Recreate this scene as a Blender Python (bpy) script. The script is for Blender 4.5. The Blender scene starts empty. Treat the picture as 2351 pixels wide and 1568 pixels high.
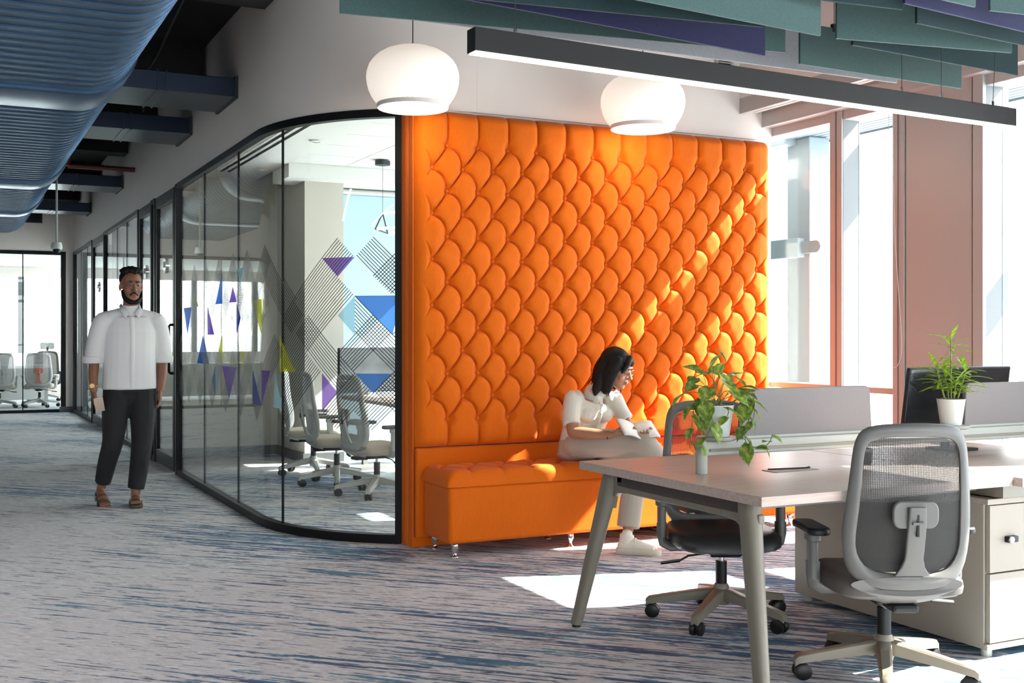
import bpy, bmesh, math, random
import numpy as np
from mathutils import Vector as V, Matrix as MX, Quaternion

R = math.radians
PI = math.pi
random.seed(7)
SC = bpy.context.scene
COL = SC.collection

# ------------------------------------------------------------------ camera
cd = bpy.data.cameras.new('camera')
cam = bpy.data.objects.new('camera', cd)
COL.objects.link(cam)
cam.location = (0, 0, 1.3)
cam.rotation_euler = (R(90), 0, R(-26.5))
cd.sensor_width = 36
cd.lens = 2600 / 2351 * 36
cd.shift_y = -14 / 2351
cd.clip_end = 3000
SC.camera = cam

# ------------------------------------------------------------------ colour management, world, sun
SC.view_settings.view_transform = 'Standard'
SC.view_settings.look = 'None'
SC.view_settings.gamma = 1
SC.view_settings.use_curve_mapping = False
SC.view_settings.exposure = 0.25
SC.cycles.max_bounces = 10
SC.cycles.diffuse_bounces = 5
SC.cycles.transparent_max_bounces = 24
SC.cycles.caustics_reflective = False
SC.cycles.caustics_refractive = False
SC.cycles.sample_clamp_indirect = 8

SKY = 8.0
SUN = 34.0
w = bpy.data.worlds.new('hazy_sky')
SC.world = w
w.use_nodes = True
nt = w.node_tree
nt.nodes.clear()
o_ = nt.nodes.new('ShaderNodeOutputWorld')
bg = nt.nodes.new('ShaderNodeBackground')
tc = nt.nodes.new('ShaderNodeTexCoord')
sx = nt.nodes.new('ShaderNodeSeparateXYZ')
cr = nt.nodes.new('ShaderNodeValToRGB')
mr = nt.nodes.new('ShaderNodeMapRange')
mr.inputs[1].default_value = -1
nt.links.new(tc.outputs['Generated'], sx.inputs[0])
nt.links.new(sx.outputs[2], mr.inputs[0])
nt.links.new(mr.outputs[0], cr.inputs[0])
nt.links.new(cr.outputs[0], bg.inputs[0])
nt.links.new(bg.outputs[0], o_.inputs[0])
bg.inputs[1].default_value = SKY
e = cr.color_ramp.elements
e[0].position = 0.46
e[0].color = (.62, .68, .72, 1)
e[1].position = 0.52
e[1].color = (.95, .975, 1.0, 1)
e2 = e.new(0.75)
e2.color = (.86, .93, 1.0, 1)

SUND = V((-1, .32, -.97)).normalized()
sl = bpy.data.lights.new('sun', 'SUN')
sl.energy = SUN
sl.angle = R(.55)
sl.color = (1, .94, .84)
so = bpy.data.objects.new('sun', sl)
so.rotation_euler = SUND.to_track_quat('-Z', 'Y').to_euler()
so.location = (20, -6, 20)
COL.objects.link(so)

# added fill strips without fixtures, out of view, to brighten the floor at left
for lx, ly in ((-1.9, 3.7), (-1.6, 1.2), (-2.0, 6.2)):
    al = bpy.data.lights.new('floor_fill_light', 'AREA')
    al.shape = 'RECTANGLE'
    al.size, al.size_y = 2.9, .06
    al.energy = 26
    al.color = (1, .96, .92)
    ao = bpy.data.objects.new('floor_fill_light', al)
    ao.location = (lx, ly, 2.60)
    COL.objects.link(ao)

# ------------------------------------------------------------------ materials
MATS = {}


def mat(name, col, rough=.5, metal=0, spec=.5, emis=None, estr=0, var=0, vscale=8, vstretch=None, bump=0, bscale=200, bstretch=None,
        sheen=0, trans=0, alpha=1, coat=0, sss=0):
    m = bpy.data.materials.new(name)
    m.use_nodes = True
    t = m.node_tree
    b = t.nodes['Principled BSDF']
    b.inputs['Base Color'].default_value = (*col, 1)
    b.inputs['Roughness'].default_value = rough
    b.inputs['Metallic'].default_value = metal
    b.inputs['Specular IOR Level'].default_value = spec
    if emis:
        b.inputs['Emission Color'].default_value = (*emis, 1)
        b.inputs['Emission Strength'].default_value = estr
    if sheen:
        b.inputs['Sheen Weight'].default_value = sheen
    if trans:
        b.inputs['Transmission Weight'].default_value = trans
    if coat:
        b.inputs['Coat Weight'].default_value = coat
    if sss:
        b.inputs['Subsurface Weight'].default_value = sss
        b.inputs['Subsurface Radius'].default_value = (.012, .005, .003)
    b.inputs['Alpha'].default_value = alpha
    if var or bump:
        g = t.nodes.new('ShaderNodeTexCoord')
    if var:
        mp = t.nodes.new('ShaderNodeMapping')
        if vstretch:
            mp.inputs['Scale'].default_value = vstretch
        n = t.nodes.new('ShaderNodeTexNoise')
        n.inputs['Scale'].default_value = vscale
        n.inputs['Detail'].default_value = 5
        r = t.nodes.new('ShaderNodeValToRGB')
        r.color_ramp.elements[0].position = .3
        r.color_ramp.elements[1].position = .7
        r.color_ramp.elements[0].color = (*[max(0, c * (1 - var)) for c in col], 1)
        r.color_ramp.elements[1].color = (*[min(1, c * (1 + var)) for c in col], 1)
        t.links.new(g.outputs['Object'], mp.inputs[0])
        t.links.new(mp.outputs[0], n.inputs['Vector'])
        t.links.new(n.outputs[0], r.inputs[0])
        t.links.new(r.outputs[0], b.inputs['Base Color'])
    if bump:
        mp2 = t.nodes.new('ShaderNodeMapping')
        if bstretch:
            mp2.inputs['Scale'].default_value = bstretch
        n2 = t.nodes.new('ShaderNodeTexNoise')
        n2.inputs['Scale'].default_value = bscale
        n2.inputs['Detail'].default_value = 3
        bp = t.nodes.new('ShaderNodeBump')
        bp.inputs['Strength'].default_value = bump
        bp.inputs['Distance'].default_value = .003
        t.links.new(g.outputs['Object'], mp2.inputs[0])
        t.links.new(mp2.outputs[0], n2.inputs['Vector'])
        t.links.new(n2.outputs[0], bp.inputs['Height'])
        t.links.new(bp.outputs[0], b.inputs['Normal'])
    MATS[name] = m
    return m


def glass(name, tint=(.96, .98, .97), refl=.06, rough=0.0):
    m = bpy.data.materials.new(name)
    m.use_nodes = True
    t = m.node_tree
    t.nodes.clear()
    o = t.nodes.new('ShaderNodeOutputMaterial')
    mx = t.nodes.new('ShaderNodeMixShader')
    tr = t.nodes.new('ShaderNodeBsdfTransparent')
    gl = t.nodes.new('ShaderNodeBsdfGlossy')
    fr = t.nodes.new('ShaderNodeLayerWeight')
    fr.inputs[0].default_value = .5
    pw = t.nodes.new('ShaderNodeMath')
    pw.operation = 'POWER'
    pw.inputs[1].default_value = 5
    t.links.new(fr.outputs['Facing'], pw.inputs[0])
    ad = t.nodes.new('ShaderNodeMath')
    ad.operation = 'MULTIPLY_ADD'
    ad.inputs[1].default_value = .9
    ad.inputs[2].default_value = refl
    ad.use_clamp = True
    tr.inputs[0].default_value = (*tint, 1)
    gl.inputs['Roughness'].default_value = rough
    t.links.new(pw.outputs[0], ad.inputs[0])
    t.links.new(ad.outputs[0], mx.inputs[0])
    t.links.new(tr.outputs[0], mx.inputs[1])
    t.links.new(gl.outputs[0], mx.inputs[2])
    t.links.new(mx.outputs[0], o.inputs[0])
    MATS[name] = m
    return m


def weave(name, col, sx_=260, sz_=420, hole=.5, rough=.7, axis=('X', 'Z')):
    """woven chair mesh: real gaps between threads"""
    m = mat(name, col, rough)
    t = m.node_tree
    b = t.nodes['Principled BSDF']
    g = t.nodes.new('ShaderNodeTexCoord')
    s = t.nodes.new('ShaderNodeSeparateXYZ')
    t.links.new(g.outputs['Object'], s.inputs[0])
    outs = []
    for a, sc_ in zip(axis, (sx_, sz_)):
        mu = t.nodes.new('ShaderNodeMath')
        mu.operation = 'MULTIPLY'
        mu.inputs[1].default_value = sc_
        t.links.new(s.outputs[a], mu.inputs[0])
        frc = t.nodes.new('ShaderNodeMath')
        frc.operation = 'FRACT'
        t.links.new(mu.outputs[0], frc.inputs[0])
        gt = t.nodes.new('ShaderNodeMath')
        gt.operation = 'GREATER_THAN'
        gt.inputs[1].default_value = hole
        t.links.new(frc.outputs[0], gt.inputs[0])
        outs.append(gt)
    mxm = t.nodes.new('ShaderNodeMath')
    mxm.operation = 'MAXIMUM'
    t.links.new(outs[0].outputs[0], mxm.inputs[0])
    t.links.new(outs[1].outputs[0], mxm.inputs[1])
    t.links.new(mxm.outputs[0], b.inputs['Alpha'])
    return m


def wood(name, c1, c2, scale=1.0, rough=.45, stretch=(1.2, 22, 22)):
    m = mat(name, c1, rough)
    t = m.node_tree
    b = t.nodes['Principled BSDF']
    g = t.nodes.new('ShaderNodeTexCoord')
    mp = t.nodes.new('ShaderNodeMapping')
    mp.inputs['Scale'].default_value = stretch
    n = t.nodes.new('ShaderNodeTexNoise')
    n.inputs['Scale'].default_value = 3 * scale
    n.inputs['Detail'].default_value = 6
    n.inputs['Roughness'].default_value = .6
    r = t.nodes.new('ShaderNodeValToRGB')
    r.color_ramp.elements[0].position = .35
    r.color_ramp.elements[1].position = .65
    r.color_ramp.elements[0].color = (*c1, 1)
    r.color_ramp.elements[1].color = (*c2, 1)
    t.links.new(g.outputs['Object'], mp.inputs[0])
    t.links.new(mp.outputs[0], n.inputs['Vector'])
    t.links.new(n.outputs[0], r.inputs[0])
    t.links.new(r.outputs[0], b.inputs['Base Color'])
    return m


def carpet(name):
    m = mat(name, (.3, .3, .33), .95, spec=.1)
    t = m.node_tree
    b = t.nodes['Principled BSDF']
    g = t.nodes.new('ShaderNodeTexCoord')

    rot = t.nodes.new('ShaderNodeMapping')
    rot.inputs['Rotation'].default_value = (0, 0, R(45))
    t.links.new(g.outputs['Object'], rot.inputs[0])
    sp = t.nodes.new('ShaderNodeSeparateXYZ')
    t.links.new(rot.outputs[0], sp.inputs[0])
    rw = t.nodes.new('ShaderNodeMath')
    rw.operation = 'MULTIPLY'
    rw.inputs[1].default_value = 95          # yarn rows per metre
    t.links.new(sp.outputs[1], rw.inputs[0])
    fl_ = t.nodes.new('ShaderNodeMath')
    fl_.operation = 'FLOOR'
    t.links.new(rw.outputs[0], fl_.inputs[0])
    cbx = t.nodes.new('ShaderNodeCombineXYZ')
    t.links.new(sp.outputs[0], cbx.inputs[0])
    t.links.new(fl_.outputs[0], cbx.inputs[1])

    def noise(scale, stretch, detail=4, rough=.6, off=(0, 0, 0), raw=False):
        mp = t.nodes.new('ShaderNodeMapping')
        mp.inputs['Scale'].default_value = stretch
        mp.inputs['Location'].default_value = off
        n = t.nodes.new('ShaderNodeTexNoise')
        n.inputs['Scale'].default_value = scale
        n.inputs['Detail'].default_value = detail
        n.inputs['Roughness'].default_value = rough
        t.links.new(g.outputs['Object'] if raw else cbx.outputs[0], mp.inputs[0])
        t.links.new(mp.outputs[0], n.inputs['Vector'])
        return n

    def ramp(src, p0, p1, c0, c1):
        r = t.nodes.new('ShaderNodeValToRGB')
        r.color_ramp.elements[0].position = p0
        r.color_ramp.elements[1].position = p1
        r.color_ramp.elements[0].color = (*c0, 1)
        r.color_ramp.elements[1].color = (*c1, 1)
        t.links.new(src.outputs[0], r.inputs[0])
        return r

    def mix(fac, a, bb):
        x = t.nodes.new('ShaderNodeMix')
        x.data_type = 'RGBA'
        t.links.new(fac.outputs[0], x.inputs[0])
        for k, s_ in ((6, a), (7, bb)):
            if isinstance(s_, tuple):
                x.inputs[k].default_value = (*s_, 1)
            else:
                t.links.new(s_, x.inputs[k])
        return x.outputs[2]
    fine = noise(9, (.9, 1, 1), 3, .7)
    base = ramp(fine, .3, .7, (.50, .485, .50), (.87, .85, .875))
    big = noise(.75, (.6, .011, 1), 3, .6, (3.3, 1, 0))      # broad drifts of blue yarn
    st = noise(1.9, (.8, .17, 1), 5, .66)                      # long streaks, row by row
    st2 = noise(3.4, (.9, .30, 1), 4, .62, (7, 2, 0))
    # the pattern turns from pale to blue towards the window side of the floor
    px = t.nodes.new('ShaderNodeSeparateXYZ')
    t.links.new(g.outputs['Object'], px.inputs[0])
    gr = t.nodes.new('ShaderNodeMapRange')
    gr.inputs[1].default_value = -.2
    gr.inputs[2].default_value = 2.8
    gr.inputs[3].default_value = -.05
    gr.inputs[4].default_value = .055
    t.links.new(px.outputs[0], gr.inputs[0])
    ad = t.nodes.new('ShaderNodeMath')
    ad.operation = 'MULTIPLY_ADD'
    ad.inputs[1].default_value = .55
    t.links.new(big.outputs[0], ad.inputs[0])
    t.links.new(st.outputs[0], ad.inputs[2])
    ad2 = t.nodes.new('ShaderNodeMath')
    t.links.new(ad.outputs[0], ad2.inputs[0])
    t.links.new(gr.outputs[0], ad2.inputs[1])
    f1 = ramp(ad2, .83, .88, (0, 0, 0), (.92, .92, .92))
    bluec = ramp(noise(1.3, (.6, .09, 1), 3, .6, (1, 9, 0)), .38, .62, (.045, .075, .20), (.09, .25, .36))
    c = mix(f1, base.outputs[0], bluec.outputs[0])
    ad3 = t.nodes.new('ShaderNodeMath')
    ad3.operation = 'MULTIPLY_ADD'
    ad3.inputs[1].default_value = .6
    t.links.new(gr.outputs[0], ad3.inputs[0])
    t.links.new(st2.outputs[0], ad3.inputs[2])
    f2 = ramp(ad3, .58, .63, (0, 0, 0), (.7, .7, .7))
    c = mix(f2, c, (.07, .085, .13))
    spk = noise(330, (1, 1, 1), 2, .5, raw=True)
    f3 = ramp(spk, .35, .7, (.70, .70, .70), (1.15, 1.15, 1.15))
    mu = t.nodes.new('ShaderNodeMix')
    mu.data_type = 'RGBA'
    mu.blend_type = 'MULTIPLY'
    mu.inputs[0].default_value = 1
    t.links.new(c, mu.inputs[6])
    t.links.new(f3.outputs[0], mu.inputs[7])
    t.links.new(mu.outputs[2], b.inputs['Base Color'])
    bp = t.nodes.new('ShaderNodeBump')
    bp.inputs['Strength'].default_value = .5
    bp.inputs['Distance'].default_value = .004
    t.links.new(spk.outputs[0], bp.inputs['Height'])
    t.links.new(bp.outputs[0], b.inputs['Normal'])
    return m


carpet('carpet')
mat('white_wall', (.76, .685, .64), .75, var=.02, vscale=2)
mat('white_ceiling', (.62, .635, .615), .8)
mat('slab', (.014, .0135, .014), .95, var=.3, vscale=3)
mat('room_wall', (.44, .42, .375), .8)
mat('grey_wall', (.30, .32, .335), .8)
mat('skirting', (.07, .075, .08), .5)
mat('black_metal', (.007, .007, .008), .45, spec=.15)
mat('alu_beige', (.42, .385, .37), .4, metal=.1)
mat('alu_beige_dark', (.16, .13, .12), .4, metal=.2)
mat('alu_pale', (.15, .165, .17), .5)
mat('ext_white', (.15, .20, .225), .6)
glass('win_glass', (.97, .985, .98), .03)
glass('part_glass', (.93, .955, .935), .035)
mat('orange_velvet', (.62, .115, .0012), .7, sheen=.08, var=.07, vscale=60, vstretch=(6, 6, .35), bump=.25, bscale=420, bstretch=(1, 1, .12), spec=.12)
mat('chrome', (.80, .80, .82), .08, metal=1)
mat('duct_blue', (.040, .085, .155), .34, metal=.6, var=.12, vscale=2)
mat('duct_branch', (.018, .028, .052), .32, metal=.6)
mat('dark_steel', (.03, .032, .036), .5, metal=.3)
mat('red_pipe', (.10, .012, .010), .4)
mat('lamp_black', (.012, .0115, .0115), .5, spec=.25)
mat('led_warm', (1, 1, 1), .5, emis=(1, .83, .62), estr=9)
mat('led_soft', (1, 1, 1), .5, emis=(1, .72, .42), estr=1.1)
mat('lamp_cloth', (.95, .90, .86), .8, emis=(1, .86, .72), estr=.55)
mat('lamp_rim', (.82, .72, .66), .8)
mat('lamp_inner', (1, 1, 1), .6, emis=(1, .90, .78), estr=3)
mat('felt_teal', (.046, .090, .087), .95, var=.12, vscale=120, sheen=.2)
mat('felt_dark', (.008, .028, .032), .95, var=.15, vscale=120, sheen=.1)
mat('felt_navy', (.013, .014, .062), .95, var=.2, vscale=120, sheen=.15)
mat('felt_grey', (.32, .325, .34), .95, var=.08, vscale=120)
wood('desk_wood', (.385, .29, .25), (.475, .38, .335), 1, .38)
mat('desk_edge', (.25, .20, .175), .5)
mat('desk_metal', (.175, .155, .12), .42)
mat('desk_metal_dark', (.20, .185, .17), .45)
mat('beam_brown', (.05, .035, .03), .5)
mat('screen_fabric', (.215, .195, .197), .9, var=.05, vscale=300)
mat('rail_grey', (.36, .37, .34), .45)
mat('cabinet', (.30, .258, .215), .5)
mat('black_plastic', (.009, .009, .010), .4, spec=.3)
mat('monitor_back', (.016, .018, .024), .45)
mat('chair_grey', (.125, .122, .116), .42)
mat('chair_dark', (.10, .10, .10), .5)
mat('seat_grey', (.085, .075, .07), .75, bump=.2, bscale=500)
mat('seat_black', (.022, .022, .024), .42)
weave('chair_mesh', (.04, .04, .041), 170, 260, .50)
weave('chair_mesh_lower', (.022, .021, .020), 170, 260, .16)
mat('chair_cream', (.45, .45, .43), .45)
mat('seat_cream', (.40, .35, .28), .7)
weave('cream_mesh', (.42, .43, .42), 260, 300, .35)
mat('pot_white', (.60, .62, .60), .35)
mat('soil', (.045, .022, .014), .9)


def leafmat(name, c1, c2, scale, tr=.35):
    m = mat(name, c1, .42, spec=.4)
    t = m.node_tree
    b = t.nodes['Principled BSDF']
    o = t.nodes['Material Output']
    g = t.nodes.new('ShaderNodeTexCoord')
    n = t.nodes.new('ShaderNodeTexNoise')
    n.inputs['Scale'].default_value = scale
    n.inputs['Detail'].default_value = 4
    r = t.nodes.new('ShaderNodeValToRGB')
    r.color_ramp.elements[0].position = .42
    r.color_ramp.elements[1].position = .60
    r.color_ramp.elements[0].color = (*c1, 1)
    r.color_ramp.elements[1].color = (*c2, 1)
    tl = t.nodes.new('ShaderNodeBsdfTranslucent')
    mx = t.nodes.new('ShaderNodeMixShader')
    mx.inputs[0].default_value = tr
    t.links.new(g.outputs['Object'], n.inputs['Vector'])
    t.links.new(n.outputs[0], r.inputs[0])
    t.links.new(r.outputs[0], b.inputs['Base Color'])
    t.links.new(r.outputs[0], tl.inputs[0])
    t.links.new(b.outputs[0], mx.inputs[1])
    t.links.new(tl.outputs[0], mx.inputs[2])
    t.links.new(mx.outputs[0], o.inputs[0])


leafmat('leaf_pothos', (.10, .21, .03), (.42, .48, .10), 38)
leafmat('leaf_pothos_dark', (.06, .15, .03), (.24, .32, .08), 45)
leafmat('leaf_drac', (.14, .30, .02), (.45, .60, .05), 55, .45)
mat('stem_green', (.17, .22, .045), .5)
mat('skin_f', (.34, .155, .085), .5, sss=.06)
mat('skin_m', (.22, .095, .055), .5, sss=.05)
mat('hair', (.008, .006, .006), .55, spec=.2, var=.5, vscale=40, vstretch=(9, 9, .6))
mat('cream_shirt', (.60, .565, .49), .85, bump=.35, bscale=160)
mat('cream_trouser', (.40, .345, .285), .85, bump=.1, bscale=90)
mat('white_shirt', (.66, .645, .645), .8, bump=.15, bscale=14)
mat('black_cloth', (.008, .008, .010), .85)
mat('shoe_cream', (.78, .72, .62), .6)
mat('shoe_sole', (.70, .62, .50), .6)
mat('sandal', (.07, .05, .032), .6)
mat('gold', (.75, .52, .22), .3, metal=1)
mat('paper', (.84, .81, .76), .8, var=.05, vscale=60)
mat('book_cover', (.30, .27, .29), .5)
mat('phone', (.55, .42, .33), .35)
mat('lip', (.25, .07, .06), .5)
mat('eye', (.28, .26, .25), .4)
mat('thin_metal', (.22, .15, .09), .35, metal=.8)
mat('film_black', (.012, .012, .012), .5)
def filmmat(name, col):
    m = bpy.data.materials.new(name)
    m.use_nodes = True
    t = m.node_tree
    t.nodes.clear()
    o = t.nodes.new('ShaderNodeOutputMaterial')
    mx = t.nodes.new('ShaderNodeMixShader')
    mx.inputs[0].default_value = .5
    tr = t.nodes.new('ShaderNodeBsdfTransparent')
    df = t.nodes.new('ShaderNodeBsdfDiffuse')
    tr.inputs[0].default_value = (*col, 1)
    df.inputs[0].default_value = (*col, 1)
    t.links.new(tr.outputs[0], mx.inputs[1])
    t.links.new(df.outputs[0], mx.inputs[2])
    t.links.new(mx.outputs[0], o.inputs[0])
    MATS[name] = m


filmmat('film_purple', (.30, .19, .58))
filmmat('film_blue', (.12, .28, .66))
filmmat('film_navy', (.07, .12, .52))
filmmat('film_yellow', (.74, .76, .10))
filmmat('film_cyan', (.50, .74, .80))
mat('film_grey', (.30, .29, .27), .6)
mat('blind_blue', (.36, .50, .58), .8)
mat('blind_white', (.80, .82, .82), .8)
mat('table_wood', (.50, .38, .31), .45)
mat('screen_black', (.015, .016, .018), .15)
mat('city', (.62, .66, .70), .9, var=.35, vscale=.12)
mat('pink_pad', (.62, .22, .16), .7)


# ------------------------------------------------------------------ mesh helper
WL = {}          # world location of roots whose parts are given in world coordinates


class MB:
    def __init__(s):
        s.v, s.f = [], []

    def add(s, vs, fs, T=None):
        o = len(s.v)
        if T is not None:
            vs = [T @ V(p) for p in vs]
        s.v += [tuple(p) for p in vs]
        s.f += [tuple(i + o for i in f) for f in fs]
        return s

    def box(s, x0, x1, y0, y1, z0, z1, T=None):
        vs = [(x, y, z) for z in (z0, z1) for y in (y0, y1) for x in (x0, x1)]
        return s.add(vs, [(0, 2, 3, 1), (4, 5, 7, 6), (0, 1, 5, 4), (2, 6, 7, 3), (0, 4, 6, 2), (1, 3, 7, 5)], T)

    def rings(s, rs, caps=True, loop=False, T=None):
        n = len(rs[0])
        vs = [p for r in rs for p in r]
        fs = []
        m = len(rs)
        for i in range(m if loop else m - 1):
            a, b = i * n, ((i + 1) % m) * n
            for j in range(n):
                k = (j + 1) % n
                fs.append((a + j, a + k, b + k, b + j))
        if caps and not loop:
            fs.append(tuple(range(n - 1, -1, -1)))
            fs.append(tuple(range((m - 1) * n, m * n)))
        return s.add(vs, fs, T)

    def tube(s, path, r, n=8, caps=True, loop=False, flat=1.0, upv=None, T=None):
        path = [V(p) for p in path]
        m = len(path)
        rs = []
        prev = None
        for i, p in enumerate(path):
            if loop:
                t = path[(i + 1) % m] - path[i - 1]
            else:
                t = path[min(i + 1, m - 1)] - path[max(i - 1, 0)]
            if t.length < 1e-9:
                t = V((0, 0, 1))
            t.normalize()
            if upv is not None:
                a = V(upv)
                a = a - t * a.dot(t)
                if a.length < 1e-4:
                    a = t.orthogonal()
            elif prev is None:
                a = t.orthogonal()
            else:
                a = prev - t * prev.dot(t)
                if a.length < 1e-6:
                    a = t.orthogonal()
            a.normalize()
            prev = a
            b = t.cross(a)
            rr = r[i] if isinstance(r, (list, tuple)) else r
            if isinstance(rr, (list, tuple)):
                ra, rb = rr
            else:
                ra, rb = rr, rr * flat
            rs.append([p + a * (ra * math.cos(2 * PI * k / n)) + b * (rb * math.sin(2 * PI * k / n)) for k in range(n)])
        return s.rings(rs, caps, loop, T)

    def cyl(s, p0, p1, r0, r1=None, n=16, T=None):
        return s.tube([p0, p1], [r0, r0 if r1 is None else r1], n, T=T)

    def lathe(s, prof, n=24, c=(0, 0, 0), T=None, caps=True):
        c = V(c)
        caps = caps and prof[0][0] < .003
        rs = [[c + V((r * math.cos(2 * PI * k / n), r * math.sin(2 * PI * k / n), z)) for k in range(n)] for r, z in prof]
        return s.rings(rs, caps, False, T)

    def sph(s, c, r, n=16, m=10, T=None):
        if not isinstance(r, (tuple, list)):
            r = (r, r, r)
        prof = []
        rs = []
        for i in range(m + 1):
            a = -PI / 2 + PI * i / m
            q = max(math.cos(a), .02)
            rs.append([(c[0] + r[0] * q * math.cos(2 * PI * k / n), c[1] + r[1] * q * math.sin(2 * PI * k / n), c[2] + r[2] * math.sin(a)) for k in range(n)])
        return s.rings(rs, True, False, T)

    def prism(s, poly, h0, h1, axis='z', T=None):
        """polygon (a, b) extruded along an axis: x -> (h,a,b), y -> (a,h,b), z -> (a,b,h)"""
        def P(a, b, h):
            return {'x': (h, a, b), 'y': (a, h, b), 'z': (a, b, h)}[axis]
        return s.rings([[P(a, b, h) for a, b in poly] for h in (h0, h1)], True, False, T)

    def grid(s, nx, ny, fn, T=None, flip=False):
        vs = [fn(i / nx, j / ny) for j in range(ny + 1) for i in range(nx + 1)]
        fs = []
        for j in range(ny):
            for i in range(nx):
                a = j * (nx + 1) + i
                q = (a, a + 1, a + nx + 2, a + nx + 1)
                fs.append(q[::-1] if flip else q)
        return s.add(vs, fs, T)

    def mesh(s, name, off=(0, 0, 0)):
        me = bpy.data.meshes.new(name)
        off = V(off)
        me.from_pydata([V(p) - off for p in s.v], [], s.f)
        me.validate()
        me.update()
        return me

    def build(s, name, m, parent=None, loc=None, smooth=35, bevel=0, seg=2, fixn=True, solid=0, sub=0):
        off = V((0, 0, 0))
        if parent is not None and parent.name in WL:
            off = WL[parent.name]
        elif loc is not None:
            off = V(loc)
        me = s.mesh(name, off)
        if fixn:
            bm = bmesh.new()
            bm.from_mesh(me)
            bmesh.ops.recalc_face_normals(bm, faces=bm.faces)
            bm.to_mesh(me)
            bm.free()
        return link(name, me, m, parent, loc if parent is None else None, smooth, bevel, seg, solid, sub)


def link(name, me, m, parent=None, loc=None, smooth=35, bevel=0, seg=2, solid=0, sub=0):
    if m and not me.materials:
        me.materials.append(MATS[m] if isinstance(m, str) else m)
    if smooth and len(me.polygons):
        me.polygons.foreach_set('use_smooth', [True] * len(me.polygons))
        if smooth < 180:
            me.set_sharp_from_angle(angle=R(smooth))
    ob = bpy.data.objects.new(name, me)
    COL.objects.link(ob)
    if parent is not None:
        ob.parent = parent
        if parent.name in WL:
            WL[ob.name] = WL[parent.name]
    elif loc is not None:
        ob.location = loc
        WL[ob.name] = V(loc)
    if solid:
        md = ob.modifiers.new('thickness', 'SOLIDIFY')
        md.thickness = solid
        md.offset = 0
    if bevel:
        md = ob.modifiers.new('edge', 'BEVEL')
        md.width = bevel
        md.segments = seg
        md.limit_method = 'ANGLE'
        md.angle_limit = R(40)
    if sub:
        md = ob.modifiers.new('sub', 'SUBSURF')
        md.levels = sub
        md.render_levels = sub
    return ob


def tag(o, label, cat, group=None):
    o['label'] = label
    o['category'] = cat
    if group:
        o['group'] = group
    return o


def struct(o):
    o['kind'] = 'structure'
    return o


def thing(name, label, cat, loc=(0, 0, 0), rz=0, group=None, world=False):
    o = bpy.data.objects.new(name, None)
    o.empty_display_size = .1
    COL.objects.link(o)
    o.location = loc
    o.rotation_euler = (0, 0, rz)
    if world:
        WL[o.name] = V(loc)
    return tag(o, label, cat, group)


def sroot(name, loc):
    o = bpy.data.objects.new(name, None)
    o.empty_display_size = .1
    COL.objects.link(o)
    o.location = loc
    WL[o.name] = V(loc)
    return struct(o)


def share(name, src, parent, loc=(0, 0, 0), rot=(0, 0, 0), scale=None):
    """another piece with the same mesh data"""
    o = bpy.data.objects.new(name, src.data if hasattr(src, 'data') else src)
    COL.objects.link(o)
    o.parent = parent
    off = WL.get(parent.name, V((0, 0, 0))) if parent else V((0, 0, 0))
    o.location = V(loc) - off
    o.rotation_euler = rot
    if scale is not None:
        o.scale = scale
    return o


def copy_tree(o, parent=None):
    c = o.copy()
    COL.objects.link(c)
    if parent is not None:
        c.parent = parent
        c.matrix_parent_inverse = o.matrix_parent_inverse.copy()
    for ch in list(o.children):
        copy_tree(ch, c)
    return c


def arc(cx, cy, r, a0, a1, n):
    return [(cx + r * math.cos(R(a0 + (a1 - a0) * k / n)), cy + r * math.sin(R(a0 + (a1 - a0) * k / n))) for k in range(n + 1)]


def rrect(w_, h_, r, n=5, cx=0, cy=0):
    p = []
    for sx_, sy_, a in ((1, 1, 0), (-1, 1, 90), (-1, -1, 180), (1, -1, 270)):
        p += arc(cx + sx_ * (w_ / 2 - r), cy + sy_ * (h_ / 2 - r), r, a, a + 90, n)
    return p


def smoothstep(a, b, x):
    t = max(0, min(1, (x - a) / (b - a)))
    return t * t * (3 - 2 * t)


def catmull(pts, n=6):
    pts = [V(p) for p in pts]
    out = []
    for i in range(len(pts) - 1):
        p0 = pts[max(i - 1, 0)]
        p1, p2 = pts[i], pts[i + 1]
        p3 = pts[min(i + 2, len(pts) - 1)]
        for k in range(n):
            t = k / n
            out.append(.5 * ((2 * p1) + (p2 - p0) * t + (2 * p0 - 5 * p1 + 4 * p2 - p3) * t * t + (3 * p1 - p0 - 3 * p2 + p3) * t ** 3))
    out.append(pts[-1])
    return out

# ================================================================== the setting
XG, XF, YW = 1.94, 5.35, 6.53        # corridor glass line, facade line, orange wall line
ZC, ZG = 3.70, 2.71                  # slab, top of the glass

struct(MB().box(-5.2, 5.75, -7.2, 27, -.15, 0).build('floor', 'carpet', loc=(0, 0, 0), smooth=0))
struct(MB().box(-5.2, 5.75, -7.2, 27, ZC, ZC + .2).build('ceiling', 'slab', loc=(0, 0, ZC), smooth=0))


def plan_path():
    """corridor line, elliptical corner, orange wall line"""
    p = [(XG, 20.6), (XG, 14.0), (XG, 11.0), (XG, 9.0), (XG, 7.8)]
    for k in range(1, 25):
        a = PI / 2 * k / 24
        p.append((3.0 - 1.06 * math.cos(a), 7.8 - 1.27 * math.sin(a)))
    return p


PATH = plan_path()
CUM = [0]
for a_, b_ in zip(PATH, PATH[1:]):
    CUM.append(CUM[-1] + math.dist(a_, b_))


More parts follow.
